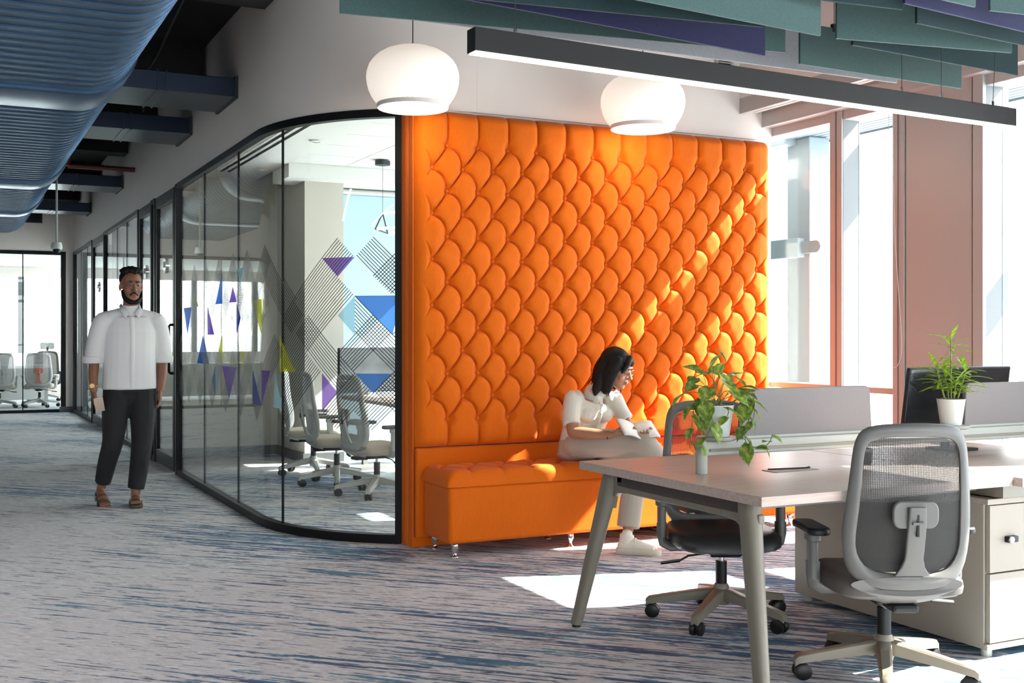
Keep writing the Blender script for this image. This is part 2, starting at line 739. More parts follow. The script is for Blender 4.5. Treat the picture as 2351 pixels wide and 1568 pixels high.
def at_s(s):
    """plan point and unit normal (towards the corridor/camera) at run s from the far end"""
    for i in range(len(PATH) - 1):
        if s <= CUM[i + 1] or i == len(PATH) - 2:
            t = (s - CUM[i]) / (CUM[i + 1] - CUM[i])
            a, b = V(PATH[i]), V(PATH[i + 1])
            d = (b - a).normalized()
            return a + (b - a) * t, V((d.y, -d.x)) * (1 if d.y < 0 else 1)
    return V(PATH[-1]), V((0, -1))


def s_of_y(y):
    return 20.6 - y


S_END = None
for k in range(2000):
    p_, n_ = at_s(12.8 + k * .001)
    if p_.x >= 2.545:
        S_END = 12.8 + k * .001
        break


def strip(mb, s0, s1, z0, z1, o0, o1, step=.06):
    """solid band that follows the partition line between offsets o0..o1 along the normal"""
    n = max(1, int((s1 - s0) / step)) if s1 > 12.6 else 1
    rs = []
    for k in range(n + 1):
        s = s0 + (s1 - s0) * k / n
        p, nn = at_s(s)
        a, b = p + nn * o0, p + nn * o1
        rs.append([(a.x, a.y, z0), (b.x, b.y, z0), (b.x, b.y, z1), (a.x, a.y, z1)])
    return mb.rings(rs)


# normal test: must point to -x on the corridor part
_p, _n = at_s(5)
NS = 1 if _n.x < 0 else -1
_at = at_s


def at_s(s):
    p, n = _at(s)
    return p, n * NS


# white wall over the glass, running round the corner and on over the orange seat
wm = MB()
strip(wm, 0, CUM[-1], ZG, ZC, -.10, 0.02)
struct(wm.build('wall_corridor', 'white_wall', loc=(XG, 7, ZG), smooth=30))
struct(MB().box(2.575, 5.36, YW + .002, YW + .14, 0, ZG).box(3.0, 5.36, YW - .02, YW + .12, ZG, ZC).build('wall_seat', 'white_wall', loc=(4, YW, 0), smooth=0))

# far end of the corridor: soffit, jamb
struct(MB().box(-5, 1.96, 20.6, 20.75, 2.72, ZC).box(1.80, 1.96, 20.6, 20.75, 0, 2.72).build('wall_far', 'white_wall', loc=(0, 20.6, 0), smooth=0))
struct(MB().box(-5.2, -5, -7.2, 27, 0, ZC).build('wall_left', 'grey_wall', loc=(-5, 12, 0), smooth=0))
struct(MB().box(1.70, 1.80, 20.57, 20.62, 0, .09).box(1.80, 1.94, 20.58, 20.6, 0, .09).build('baseboard_far', 'skirting', loc=(1.8, 20.6, 0), smooth=0))

# ---- meeting room behind the curved glass
struct(MB().box(1.99, 3.25, 12.3, 12.42, 0, ZC).build('wall_meeting_back', 'room_wall', loc=(2.6, 12.3, 0), smooth=0))
struct(MB().box(3.25, 3.66, 11.24, 12.42, 0, ZC).build('wall_meeting_pier', 'room_wall', loc=(3.4, 11.5, 0), smooth=0))
struct(MB().box(3.66, 5.36, 11.62, 11.74, 0, ZC).build('wall_meeting_right', 'room_wall', loc=(4.5, 11.6, 0), smooth=0))
struct(MB().box(1.99, 3.24, 12.28, 12.3, 0, .1).box(3.23, 3.25, 11.24, 12.3, 0, .1).box(3.23, 3.66, 11.22, 11.24, 0, .1).build('baseboard_meeting', 'skirting', loc=(2.6, 12.3, 0), smooth=0))
_pl = [(1.99, 12.3), (1.99, 7.8)] + [(3.0 - 1.0 * math.cos(PI / 2 * k / 16), 7.8 - 1.15 * math.sin(PI / 2 * k / 16)) for k in range(1, 17)] + [(3.02, 6.65), (3.02, 12.3)]
struct(MB().prism(_pl, 3.0, 3.05).box(3.02, 5.34, 11.0, 11.62, 2.87, 3.05).box(3.02, 5.34, 6.7, 6.9, 2.98, 3.05).build('ceiling_meeting', 'white_ceiling', loc=(3, 9, 3), smooth=0))
cg = struct(MB().box(3.02, 5.34, 6.9, 11.0, 3.03, 3.05).build('ceiling_grid', 'grey_wall', loc=(3.02, 6.9, 3.03), smooth=0))
tile = None
for i in range(4):
    for j in range(7):
        x0, y0 = 3.03 + i * .578, 6.91 + j * .584
        if tile is None:
            tile = MB().box(0, .568, 0, .574, 0, .02).build('ceiling_tile', 'white_ceiling', cg, smooth=0)
            tile.data.transform(MX.Translation(WL[cg.name]))
            tile.location = V((x0, y0, 3.012)) - WL[cg.name]
        else:
            share('ceiling_tile', tile, cg, (x0, y0, 3.012))

# ---- office rooms behind the corridor doors
struct(MB().box(1.99, 5.36, 20.5, 20.6, 0, ZC).build('wall_office_back', 'grey_wall', loc=(3.5, 20.5, 0), smooth=0))
struct(MB().box(1.99, 5.36, 12.42, 20.5, 2.86, 2.9).build('ceiling_office', 'white_ceiling', loc=(3.5, 16, 2.86), smooth=0))
struct(MB().box(1.99, 5.36, 16.0, 16.1, 0, 2.86).build('wall_office_between', 'grey_wall', loc=(3.5, 16, 0), smooth=0))
struct(MB().box(-5, 5.36, 20.75, 26.6, 2.78, 2.82).build('ceiling_far_room', 'white_ceiling', loc=(0, 23, 2.8), smooth=0))

# ---- facade: along the whole right side; sill rail at 0.96, head at 2.74
CENT = [(5.78, 5.885)] + [(y, y + .105) for y in (1.75, .55, -.75, -2.05, -3.35, -4.65, -5.95)] + [(y, y + .105) for y in (7.55, 8.85, 10.15, 12.7, 14.0, 15.3, 16.6, 17.9, 19.2, 21.5, 23, 24.5, 26)]
fac = sroot('window_1', (5.5, 6, 0))
for y0, y1 in CENT:
    MB().box(XF, XF + .15, y0, y1, 0, 2.95).build('mullion', 'alu_pale', fac, smooth=0, bevel=.004)
    MB().box(XF - .012, XF, y0, y1 + .01, 0, 2.95).build('mullion_cover', 'alu_beige', fac, smooth=0, bevel=.004)
    MB().box(XF - .014, XF - .010, (y0 + y1) / 2 - .006, (y0 + y1) / 2 + .006, 0, 2.95).build('groove', 'alu_beige_dark', fac, smooth=0)
ys = sorted([-7.2] + [v for c in CENT for v in c] + [4.47, 5.30, 27])
# openings between members
open_ = []
mem = sorted(CENT + [(4.62, 5.30), (3.10, 3.80)])
prev = -7.0
for y0, y1 in mem:
    if y0 - prev > .1:
        open_.append((prev, y0))
    prev = y1
open_.append((prev, 26.9))
for y0, y1 in open_:
    if y0 > 11.4 and y0 < 12.5:
        y0 = 12.42
    MB().box(XF, XF + .13, y0, y1, .925, .965).build('sill_rail', 'alu_beige', fac, smooth=0, bevel=.004)
    MB().box(XF, XF + .15, y0, y1, 0, .06).build('bottom_rail', 'alu_beige', fac, smooth=0)
    MB().box(XF, XF + .15, y0, y1, 2.74, 2.98).build('head_rail', 'alu_beige', fac, smooth=0, bevel=.004)
    MB().box(XF + .134, XF + .142, y0, y1, .06, 2.74).build('pane', 'win_glass', fac, smooth=0)

# ---- beige clad column in the facade
for n_, o_ in ((1, 0), (3, -1.51)):
    cl = sroot('trim_%d' % n_, (5.35, 4.95 + o_, 0))
    MB().box(XF, XF + .19, 4.62 + o_, 5.30 + o_, 0, ZC).build('column_core', 'alu_pale', cl, smooth=0)
    MB().box(XF - .02, XF, 4.70 + o_, 5.205 + o_, 0, ZC).build('column_panel', 'alu_beige', cl, smooth=0)
    MB().box(XF - .028, XF, 5.215 + o_, 5.31 + o_, 0, ZC).build('column_edge', 'alu_beige', cl, smooth=0, bevel=.003)
    MB().box(XF - .028, XF, 4.615 + o_, 4.688 + o_, 0, ZC).build('column_edge', 'alu_beige', cl, smooth=0, bevel=.003)
    MB().box(XF - .031, XF - .02, 5.258 + o_, 5.266 + o_, 0, ZC).build('column_groove', 'alu_beige_dark', cl, smooth=0)

# ---- bulkhead along the facade head, in steps
bh = sroot('trim_2', (5.1, 2, 2.9))
MB().box(5.06, 5.36, -7, YW - .02, 2.99, ZC).build('bulkhead', 'white_wall', bh, smooth=0)
MB().box(5.06, 5.10, -7, YW - .02, 2.88, 2.99).build('pelmet', 'alu_beige', bh, smooth=0)
MB().box(5.18, 5.215, -7, YW - .02, 2.90, 2.99).build('blind_rail', 'white_wall', bh, smooth=0)
MB().box(5.26, 5.35, -7, YW - .02, 2.80, 2.99).build('head_cover', 'alu_beige', bh, smooth=0)
MB().box(5.0, 5.36, YW + .14, 26.6, 2.95, ZC).build('bulkhead', 'white_wall', bh, smooth=0)

# ---- glazing at the back of the hall, behind the camera
bk = sroot('window_2', (0, -7, 0))
for k in range(10):
    x = -5 + k * 1.15
    MB().box(x - .05, x + .05, -7.1, -6.95, 0, 3.5).build('mullion', 'alu_pale', bk, smooth=0)
MB().box(-5, 5.36, -7.1, -6.95, .90, .96).build('sill_rail', 'alu_beige', bk, smooth=0)
MB().box(-5, 5.36, -7.06, -7.05, 0, 3.5).build('pane', 'win_glass', bk, smooth=0)
MB().box(-5, 5.36, -7.1, -6.9, 3.5, ZC).build('head_panel', 'white_wall', bk, smooth=0)

# ---- window wall of the far room
fw_ = sroot('window_3', (0, 26.6, 0))
MB().box(-5, 5.36, 26.5, 26.7, 0, .92).build('sill_wall', 'white_wall', fw_, smooth=0)
MB().box(-5, 5.36, 26.5, 26.7, 2.56, 3.0).build('head_panel', 'white_wall', fw_, smooth=0)
for x in (-4, -2.6, -1.2, .2, 1.42, 2.9, 4.2):
    MB().box(x - .06, x + .06, 26.5, 26.65, .92, 2.56).build('mullion', 'alu_pale', fw_, smooth=0)
MB().box(-5, 5.36, 26.58, 26.6, .92, 2.56).build('pane', 'win_glass', fw_, smooth=0)

# ---- outside: sunshade frame and hazy city far below
sh = thing('sunshade_frame', 'white metal sunshade frame standing outside the windows', 'sunshade', (6.0, 6.9, -.15), world=True)
MB().box(5.80, 5.86, 4.66, 7.0, 2.82, 2.89).build('front_beam', 'ext_white', sh, smooth=0, bevel=.006)
for k in range(5):
    x = 5.88 + k * .066
    MB().box(x, x + .05, 4.66, 7.0, 2.835, 2.86).build('slat', 'ext_white', sh, smooth=0)
MB().box(6.19, 6.22, 4.66, 7.0, 2.82, 2.88).build('back_beam', 'ext_white', sh, smooth=0)
MB().box(5.92, 6.12, 6.76, 7.02, -.15, 2.83).build('post', 'ext_white', sh, smooth=0, bevel=.01)
MB().box(5.80, 5.92, 6.9, 7.75, 2.78, 2.88).build('end_beam', 'ext_white', sh, smooth=0, bevel=.006)
MB().box(5.84, 6.06, 6.80, 8.2, 1.90, 2.05).build('cross_beam', 'ext_white', sh, smooth=0, bevel=.008)
MB().prism([(6.60 + .055 - .055 * math.cos(R(a)) if a < 0 else 0, 0) for a in ()] or [(6.85, 1.93), (6.63, 1.93), (6.605, 1.945), (6.59, 1.975), (6.605, 2.005), (6.63, 2.02), (6.85, 2.02)], 5.88, 5.94, 'x').build('beam_end', 'ext_white', sh, smooth=40)
MB().box(5.86, 5.96, 2.9, 4.55, 1.86, 2.02).build('cross_beam', 'ext_white', sh, smooth=0, bevel=.008)
MB().box(5.92, 6.08, 2.8, 3.0, -.15, 2.83).build('post', 'ext_white', sh, smooth=0, bevel=.01)

cb = MB()
rng = random.Random(3)
for k in range(420):
    x, y = rng.uniform(150, 1500), rng.uniform(-300, 1500)
    a, b = rng.uniform(10, 30), rng.uniform(10, 30)
    cb.box(x, x + a, y, y + b, -90, -90 + rng.uniform(4, 22))
cb.box(20, 3000, -1500, 3000, -92, -90)
ct = tag(cb.build('hazy_city', 'city', loc=(300, 300, -90), smooth=0), 'pale hazy city of low blocks far below the windows', 'city')
ct['kind'] = 'stuff'

# ================================================================== glass partition along the corridor and round the corner
gp = thing('glass_partition', 'curved frameless glass partition with black channels beside the orange seat', 'glass partition', (XG, 9, 0), world=True)
S_J = [9.72, 10.91, 12.15, 13.20, S_END]
gm = MB()
strip(gm, S_J[0], S_END, ZG - .045, ZG + .005, -.03, .03)
gm.build('top_channel', 'black_metal', gp, smooth=30)
gm = MB()
strip(gm, S_J[0], S_END, 0, .055, -.03, .03)
gm.build('bottom_channel', 'black_metal', gp, smooth=30)
for a, b in zip(S_J, S_J[1:]):
    gm = MB()
    strip(gm, a + .004, b - .004, .05, ZG - .04, -.005, .005, .04)
    gm.build('pane', 'part_glass', gp, smooth=30)
for s in S_J[1:-1]:
    gm = MB()
    strip(gm, s - .005, s + .005, .05, ZG - .04, -.007, .007)
    gm.build('joint', 'black_metal', gp, smooth=0)
gm = MB()
strip(gm, S_END - .035, S_END, 0, ZG, -.035, .035)
gm.build('end_post', 'black_metal', gp, smooth=0)
gm = MB()
strip(gm, S_J[0] - .02, S_J[0] + .03, 0, ZG, -.035, .035)
gm.build('end_post', 'black_metal', gp, smooth=0)

# printed film on the glass: lattice of 12.3 cm, hatch bands and colour triangles
film = thing('window_film', 'printed window film of black hatching and coloured triangles on the curved glass', 'window film', (XG, 9, .69), world=True)


def lat(i, j):
    return 13.851 + .1245 * i, 1.55 + .1225 * j


def film_pt(s, z, off):
    p, n = at_s(s)
    q = p + n * off
    return (q.x, q.y, z)


FOFF = .0065


def tri(pts, m, off=FOFF, nsub=10):
    """triangle print following the bent glass"""
    a, b, c = [V(lat(*p)) for p in pts]
    mb = MB()
    idx = {}
    vs = []
    fs = []
    for i in range(nsub + 1):
        for j in range(nsub + 1 - i):
            q = a + (b - a) * (i / nsub) + (c - a) * (j / nsub)
            idx[i, j] = len(vs)
            vs.append(film_pt(q.x, q.y, off))
    for i in range(nsub):
        for j in range(nsub - i):
            fs.append((idx[i, j], idx[i + 1, j], idx[i, j + 1]))
            if j < nsub - i - 1:
                fs.append((idx[i + 1, j], idx[i + 1, j + 1], idx[i, j + 1]))
    mb.add(vs, fs)
    mb.build('colour_triangle', m, film, smooth=180, fixn=False)


I1 = (S_END - .04 - 13.851) / .1245
ip = lambda x: min(x, I1)
for pts, m in (
        ([(-2, 2), (0, 2), (-1, 1)], 'film_purple'), ([(0, 0), (-1, -1), (0, -2)], 'film_cyan'),
        ([(0, 0), (I1, 0), (2, -2)], 'film_blue'), ([(I1, 0), (I1, -1.5), (2, -2)], 'film_blue'),
        ([(-2, -4), (-1, -5), (-2, -6)], 'film_purple'), ([(0, -4), (2, -4), (1, -5)], 'film_blue'),
        ([(-5.5, -2), (-5.5, -4), (-4, -4)], 'film_yellow'),
        ([(-18, 2), (-20, 0), (-18, 0)], 'film_blue'), ([(-15, 1), (-16, 0), (-14, 0)], 'film_purple'),
        ([(-18, -4), (-14, -4), (-16, -6)], 'film_purple'), ([(-10, -4), (-10, -6), (-8, -6)], 'film_navy'),
        ([(-8, -4), (-6.6, -4), (-8, -6)], 'film_purple'), ([(-10, 0), (-8, 0), (-8, -2)], 'film_yellow'),
        ([(-14, 2), (-12.2, 2), (-13.1, 1)], 'film_cyan'), ([(-14, 0), (-13, -1), (-14, -2)], 'film_navy'),
        ([(-22.5, 0), (-22.5, -2), (-20.4, -2)], 'film_purple'), ([(-18, -2), (-19, -3), (-18, -4)], 'film_yellow'),
        ([(-13, -3), (-12, -3), (-12.4, -4)], 'film_yellow'), ([(-24, -2), (-26, -4), (-22, -4)], 'film_blue'),
        ([(-20, -4), (-21, -5), (-20, -6)], 'film_blue'), ([(-6, -4), (-6.2, -6), (-5.2, -6)], 'film_cyan'),
        ([(-31, 0), (-28, 0), (-29.5, -2)], 'film_blue'), ([(-26, 0), (-27, 1), (-25.6, 0)], 'film_yellow')):
    tri(pts, m)

hb = MB()
TH = .0025


def seg(p0, p1):
    s0, s1 = lat(*p0), lat(*p1)
    d = V((s1[0] - s0[0], s1[1] - s0[1]))
    if d.length < .004:
        return
    n = V((-d.y, d.x)).normalized() * TH
    k = max(1, int(d.length / .05)) if max(s0[0], s1[0]) > 12.75 else 1
    vs = []
    for q in range(k + 1):
        c = V(s0) + d * (q / k)
        for sg in (-1, 1):
            e = c + n * sg
            vs.append(film_pt(e.x, e.y, FOFF + .0008))
    hb.add(vs, [(2 * q, 2 * q + 2, 2 * q + 3, 2 * q + 1) for q in range(k)])


def hatch(poly, kind, step=.2):
    """clip parallel lines to a convex polygon in lattice units; '/' keeps j-i, the other keeps j+i"""
    f = (lambda p: p[1] - p[0]) if kind == '/' else (lambda p: p[1] + p[0])
    lo, hi = min(map(f, poly)), max(map(f, poly))
    c = math.ceil((lo + .01) / step) * step
    while c <= hi + .001:
        xs = []
        for a, b in zip(poly, poly[1:] + poly[:1]):
            fa, fb = f(a) - c, f(b) - c
            if abs(fa) < 1e-6:
                xs.append(a)
            elif fa * fb < 0:
                t = fa / (fa - fb)
                xs.append((a[0] + (b[0] - a[0]) * t, a[1] + (b[1] - a[1]) * t))
        if len(xs) >= 2:
            xs.sort()
            seg(xs[0], xs[-1])
        c += step


L = -5.1
for poly, k in (
        ([(-1, 3), (0, 2), (L, -3.1), (L, -1.1)], '/'), ([(-1, 1), (0, 0), (L, -5.1), (L, -3.1)], '/'),
        ([(-3, -3), (-2, -4), (L, -7.1), (L, -5.1)], '/'), ([(-3, -1), (0, -4), (-1, -5), (-4, -2)], '\\'),
        ([(L, 1.1), (-3.9, -.1), (L, -1.1)], '\\'), ([(0, 2), (1, 3), (I1, 4 - I1), (I1, I1 - 2), (2, 0)], '\\'),
        ([(1, 1), (2, 0), (I1, I1 - 2), (I1, I1)], '/'), ([(0, 0), (I1, -I1), (I1, -I1 - 2), (0, -2)], '\\'),
        ([(1, -1), (2, -2), (0, -4), (-1, -3)], '/'), ([(2, -2), (I1, I1 - 4), (I1, -I1)], '/'),
        ([(0, -4), (1, -5), (-1, -7), (-2, -6)], '/'), ([(0, -6), (1, -7), (I1, I1 - 8), (I1, I1 - 6)], '/'),
        ([(1, -5), (2, -4), (I1, -I1 - 2), (I1, -I1 - 4)], '\\')):
    hatch(poly, k)
for p in (-31, -27, -23, -19, -15, -11.4, -7.4):
    hatch([(p - 1, 2), (p, 3), (p + 4, -1), (p + 3, -2)], '\\')
    hatch([(p, 3), (p + 1, 2), (p - 3, -2), (p - 4, -1)], '/')
for q in (-32, -29, -25, -21, -17, -13, -9):
    hatch([(q, -7), (q + 1, -6), (q - 3, -2), (q - 4, -3)], '\\')
    hatch([(q, -7), (q - 1, -6), (q + 3, -2), (q + 4, -3)], '/')
ho = hb.build('hatch_lines', 'film_black', film, smooth=0, fixn=False)
ho['kind'] = 'stuff'


# ---- door leaves and side lights further down the corridor
def xz_frame(mb, y0, y1, z0, z1, st, tr, br, t=.022):
    mb.box(XG - t, XG + t, y0, y0 + st, z0, z1)
    mb.box(XG - t, XG + t, y1 - st, y1, z0, z1)
    mb.box(XG - t, XG + t, y0 + st, y1 - st, z1 - tr, z1)
    mb.box(XG - t, XG + t, y0 + st, y1 - st, z0, z0 + br)


def door(n, y0, y1, hy, sign=True):
    d = sroot('door_%d' % n, (XG, (y0 + y1) / 2, 0))
    m = MB()
    xz_frame(m, y0, y1, .01, ZG - .005, .075, .11, .13)
    m.build('door_frame', 'black_metal', d, smooth=0, bevel=.003)
    MB().box(XG - .005, XG + .005, y0 + .075, y1 - .075, .14, ZG - .115).build('pane', 'part_glass', d, smooth=0)
    for sx_ in (-1, 1):
        x = XG + sx_ * .06
        pts = [(XG + sx_ * .02, hy, 1.40), (x - sx_ * .012, hy, 1.40), (x, hy, 1.388), (x, hy, .952), (x - sx_ * .012, hy, .94), (XG + sx_ * .02, hy, .94)]
        MB().tube(pts, .013, 8).build('handle', 'black_metal', d)
    if sign:
        ym = (y0 + y1) / 2
        sg = MB().cyl((XG - .02, ym, 1.99), (XG + .02, ym, 1.99), .075, n=24).build('door_sign', 'chrome', d)
        MB().box(XG - .024, XG - .02, ym - .05, ym + .05, 1.97, 2.03).build('sign_face', 'white_wall', sg, smooth=0)
    return d


door(1, 11.02, 12.08, 11.06)
door(2, 12.36, 13.22, 13.18)
door(3, 16.40, 17.76, 17.70)


def sidelight(name, label, y0, y1, joints):
    t = thing(name, label, 'glass partition', (XG, (y0 + y1) / 2, 0), world=True)
    MB().box(XG - .03, XG + .03, y0, y1, ZG - .04, ZG + .005).build('top_channel', 'black_metal', t, smooth=0)
    MB().box(XG - .03, XG + .03, y0, y1, 0, .05).build('bottom_channel', 'black_metal', t, smooth=0)
    ys_ = [y0] + joints + [y1]
    for a, b in zip(ys_, ys_[1:]):
        MB().box(XG - .005, XG + .005, a + .003, b - .003, .05, ZG - .04).build('pane', 'part_glass', t, smooth=0)
    for j in joints:
        MB().box(XG - .008, XG + .008, j - .006, j + .006, .05, ZG - .04).build('joint', 'black_metal', t, smooth=0)
    for y in (y0, y1):
        MB().box(XG - .032, XG + .032, y - .025, y + .025, 0, ZG).build('post', 'black_metal', t, smooth=0)


sidelight('glass_sidelight', 'narrow clear glass panel between the two nearest corridor doors', 12.11, 12.33, [])
sidelight('glass_sidelight', 'three pane glass wall behind the walking man', 13.26, 16.36, [14.29, 15.15])
sidelight('glass_sidelight', 'glass wall at the far end of the corridor row', 17.80, 20.52, [18.6, 19.5])

fg = thing('glass_partition', 'flat glass front of the room at the corridor end', 'glass partition', (0, 20.62, 0), world=True)
MB().box(-4.95, 1.80, 20.59, 20.65, 2.66, 2.72).build('top_channel', 'black_metal', fg, smooth=0)
MB().box(-4.95, 1.80, 20.59, 20.65, 0, .05).build('bottom_channel', 'black_metal', fg, smooth=0)
MB().box(1.73, 1.80, 20.585, 20.66, 0, 2.72).build('end_post', 'black_metal', fg, smooth=0)
xs_ = [-4.95, -2.2, -.55, 1.13, 1.73]
for a, b in zip(xs_, xs_[1:]):
    MB().box(a + .003, b - .003, 20.615, 20.625, .05, 2.66).build('pane', 'part_glass', fg, smooth=0)
    MB().box(b - .008, b + .008, 20.61, 20.63, .05, 2.66).build('joint', 'black_metal', fg, smooth=0)

# ================================================================== orange tufted seat wall
HX0, HX1, HZ0, HZ1, HYB, HYF = 2.548, 5.275, .615, 2.69, YW, 6.42
BDX, BDZ, BX0, BZ0, NR = .208, .1405, 2.763, 2.477, 13
hw = thing('tufted_headboard', 'tall orange velvet button tufted wall panel behind the bench', 'headboard', ((HX0 + HX1) / 2, 6.48, 0), world=True)


def tuft(X, Z, x0, x1, zlo, zhi, dx, dz, bx0, bz0, zlast, H, warp=.09):
    """pillow height over a diamond button lattice; pleats run straight to top and bottom edge"""
    zc = np.clip(Z, zlast, bz0)
    a = (X - bx0) / dx / 1.0 + (bz0 - zc) / (2 * dz)
    b = -(X - bx0) / dx / 1.0 + (bz0 - zc) / (2 * dz)
    fb = np.sin(np.pi * b) ** 2
    fa = np.sin(np.pi * a) ** 2
    a2 = a - .012 * fb
    b2 = b + .10 * fa
    sa, sb = np.abs(np.sin(np.pi * a2)), np.abs(np.sin(np.pi * b2))
    P_ = np.sqrt(np.clip(1 - (1 - sa) ** 2.2, 0, 1) * np.clip(1 - (1 - sb) ** 2.2, 0, 1))
    h = .46 * P_ + .54 * np.clip(1 - .80 * np.exp(-sa / .060) - 1.0 * np.exp(-sb / .065), 0, 1)
    # button dimple
    an, bn = a - np.round(a), b - np.round(b)
    dxx = (an - bn) * dx / 2
    dzz = (an + bn) * dz
    r2 = (dxx * .8) ** 2 + dzz ** 2
    rb = dxx ** 2 + dzz ** 2
    h = h * (1 - .92 * np.exp(-r2 / .021 ** 2)) * (1 - .40 * np.exp(-rb / .034 ** 2))
    out = (Z > bz0) | (Z < zlast)
    # straight pleats outside the lattice
    ref = np.where(Z > bz0, a - b, (X - bx0) / dx * 2)
    xs_ = np.where(Z > bz0, (X - bx0) / dx, (X - bx0) / dx + (.5 if (NRr(dz, bz0, zlast) % 2) else 0))
    pl = np.abs(np.sin(np.pi * xs_))
    pl = .30 + .70 * (1 - (1 - pl) ** 3.2) ** .6
    dist = np.where(Z > bz0, Z - bz0, zlast - Z)
    mixw = np.clip(dist / .05, 0, 1)
    h = np.where(out, h * (1 - mixw) + pl * mixw, h)
    return h * H


def NRr(dz, z0, z1):
    return int(round((z0 - z1) / dz))


nx, nz = 800, 600
xs1 = np.linspace(HX0, HX1, nx)
zs1 = np.linspace(HZ0, HZ1, nz)
X, Z = np.meshgrid(xs1, zs1)
ZL = BZ0 - (NR - 1) * BDZ
h = tuft(X, Z, HX0, HX1, HZ0, HZ1, BDX, BDZ, BX0, BZ0, ZL, .054)
# fade of the tufting to the plain side rolls, then the rolled edge
ex = np.minimum(X - HX0, HX1 - X)
k = np.clip((ex - .05) / .07, 0, 1)
h = h * k + .044 * (1 - k)
rng_ = np.random.RandomState(2)
h += .0025 * np.sin(X * 23 + 3 * np.sin(Z * 7)) * np.sin(Z * 19 + 2 * np.sin(X * 5))


def roll(d, r):
    t = np.clip(d / r, 0, 1)
    return np.sqrt(np.clip(1 - (1 - t) ** 2, 0, 1))


edge = roll(ex, .07) * roll(HZ1 - Z, .07) * (.45 + .55 * roll(Z - HZ0, .06))
Yv = HYB - .03 - (.05 + h) * edge
Zv = Z - .006 * (1 - h / .054)
co = np.stack([X, Yv, Zv], -1).reshape(-1, 3)
co -= np.array(WL[hw.name])
me = bpy.data.meshes.new('tufted_panel')
idx = np.arange(nx * nz).reshape(nz, nx)
quads = np.stack([idx[:-1, :-1], idx[:-1, 1:], idx[1:, 1:], idx[1:, :-1]], -1).reshape(-1, 4)
me.from_pydata(co.tolist(), [], quads.tolist())
link('tufted_panel', me, 'orange_velvet', hw, smooth=180)


def head_h(x, z):
    i = int(np.clip(round((x - HX0) / (HX1 - HX0) * (nx - 1)), 0, nx - 1))
    j = int(np.clip(round((z - HZ0) / (HZ1 - HZ0) * (nz - 1)), 0, nz - 1))
    return Yv[j, i]


bt = None
for r_ in range(NR):
    z = BZ0 - r_ * BDZ
    n = 0
    while True:
        x = BX0 + n * BDX + (-.5 * BDX if r_ % 2 else 0)
        n += 1
        if x > HX1 - .06:
            break
        if bt is None:
            mb = MB().lathe([(.001, .012), (.007, .0112), (.012, .0075), (.014, .001), (.012, -.008)], 12)
            mb.v = [(p[0], -p[2], p[1]) for p in mb.v]
            bt = mb.mesh('button')
            bt.materials.append(MATS['orange_velvet'])
            bt.polygons.foreach_set('use_smooth', [True] * len(bt.polygons))
        share('button', bt, hw, (x, head_h(x, z) - .003, z - .006))
# frame behind the padding, left return and the plain band under the tufting
MB().box(HX0 + .005, HX1 - .005, HYB - .045, HYB, 0, HZ1 - .02).build('back_board', 'orange_velvet', hw, smooth=0, bevel=.004)
MB().box(HX0 - .006, HX0 + .004, HYB - .07, HYB, 0, HZ1 - .03).build('side_piping', 'orange_velvet', hw, smooth=0, bevel=.004)
MB().box(HX0 + .01, HX1 - .01, HYB - .095, HYB - .04, .06, HZ0 - .004).build('lower_band', 'orange_velvet', hw, smooth=0, bevel=.014, seg=3)

eb = thing('edge_board', 'narrow orange edge board between the black glass frame and the tufted panel', 'trim board', (2.555, 6.6, 0), world=True)
MB().box(2.537, 2.572, 6.533, 6.69, 0, ZG - .01).build('board', 'orange_velvet', eb, smooth=0, bevel=.006)
MB().box(2.533, 2.539, 6.55, 6.60, .02, ZG - .02).build('seam_strip', 'orange_velvet', eb, smooth=0)

# ---- bench
be = thing('bench', 'long orange velvet bench with tufted seat on chrome feet', 'bench', (3.9, 6.22, 0), world=True)
QX0, QX1, QY0, QY1 = 2.60, 5.22, 6.03, 6.425
MB().box(QX0, QX1, QY0, QY1, .085, .42).build('base', 'orange_velvet', be, smooth=0, bevel=.022, seg=4)
# seat cushion: tufted top, rolled edge all round
nx2, ny2 = 300, 60
xs2 = np.linspace(QX0 - .015, QX1 + .015, nx2)
ts = np.linspace(0, 1, ny2)
sd = .155
Xc, Tc = np.meshgrid(xs2, ts)
Ycc = QY0 - .012 + Tc * (QY1 - QY0 + .01)
sx3 = .15
aa = (Xc - QX0 + .05) / .205
rowy = [QY0 + .115, QY0 + .255]
hh = np.ones_like(Xc)
fr_ = np.abs(np.sin(np.pi * aa))
crease = (1 - (1 - fr_) ** 3) ** .5
front = np.clip((rowy[0] - Ycc) / .05, 0, 1)
a2_ = aa + (Ycc - rowy[0]) / (rowy[1] - rowy[0]) * .5
b2_ = aa - (Ycc - rowy[0]) / (rowy[1] - rowy[0]) * .5
dia = (1 - (1 - np.abs(np.sin(np.pi * a2_))) ** 2.6) * (1 - (1 - np.abs(np.sin(np.pi * b2_))) ** 2.6)
dia = .25 + .75 * np.clip(dia, 0, 1) ** .6
hh = dia * (1 - front) + (.4 + .6 * crease) * front
exc = np.minimum(Xc - xs2[0], xs2[-1] - Xc)
kk = np.clip((exc - .03) / .05, 0, 1)
hh = hh * kk + .8 * (1 - kk)
ed = roll(exc, .06) * roll(Ycc - Ycc.min(), .06) * (.6 + .4 * roll(Ycc.max() - Ycc, .05))
Zc2 = .418 + (.062 + .035 * hh) * ed
co2 = np.stack([Xc, Ycc, Zc2], -1).reshape(-1, 3)
o2 = np.array(WL[be.name])
me2 = bpy.data.meshes.new('seat_cushion')
id2 = np.arange(nx2 * ny2).reshape(ny2, nx2)
q2 = np.stack([id2[:-1, :-1], id2[:-1, 1:], id2[1:, 1:], id2[1:, :-1]], -1).reshape(-1, 4).tolist()
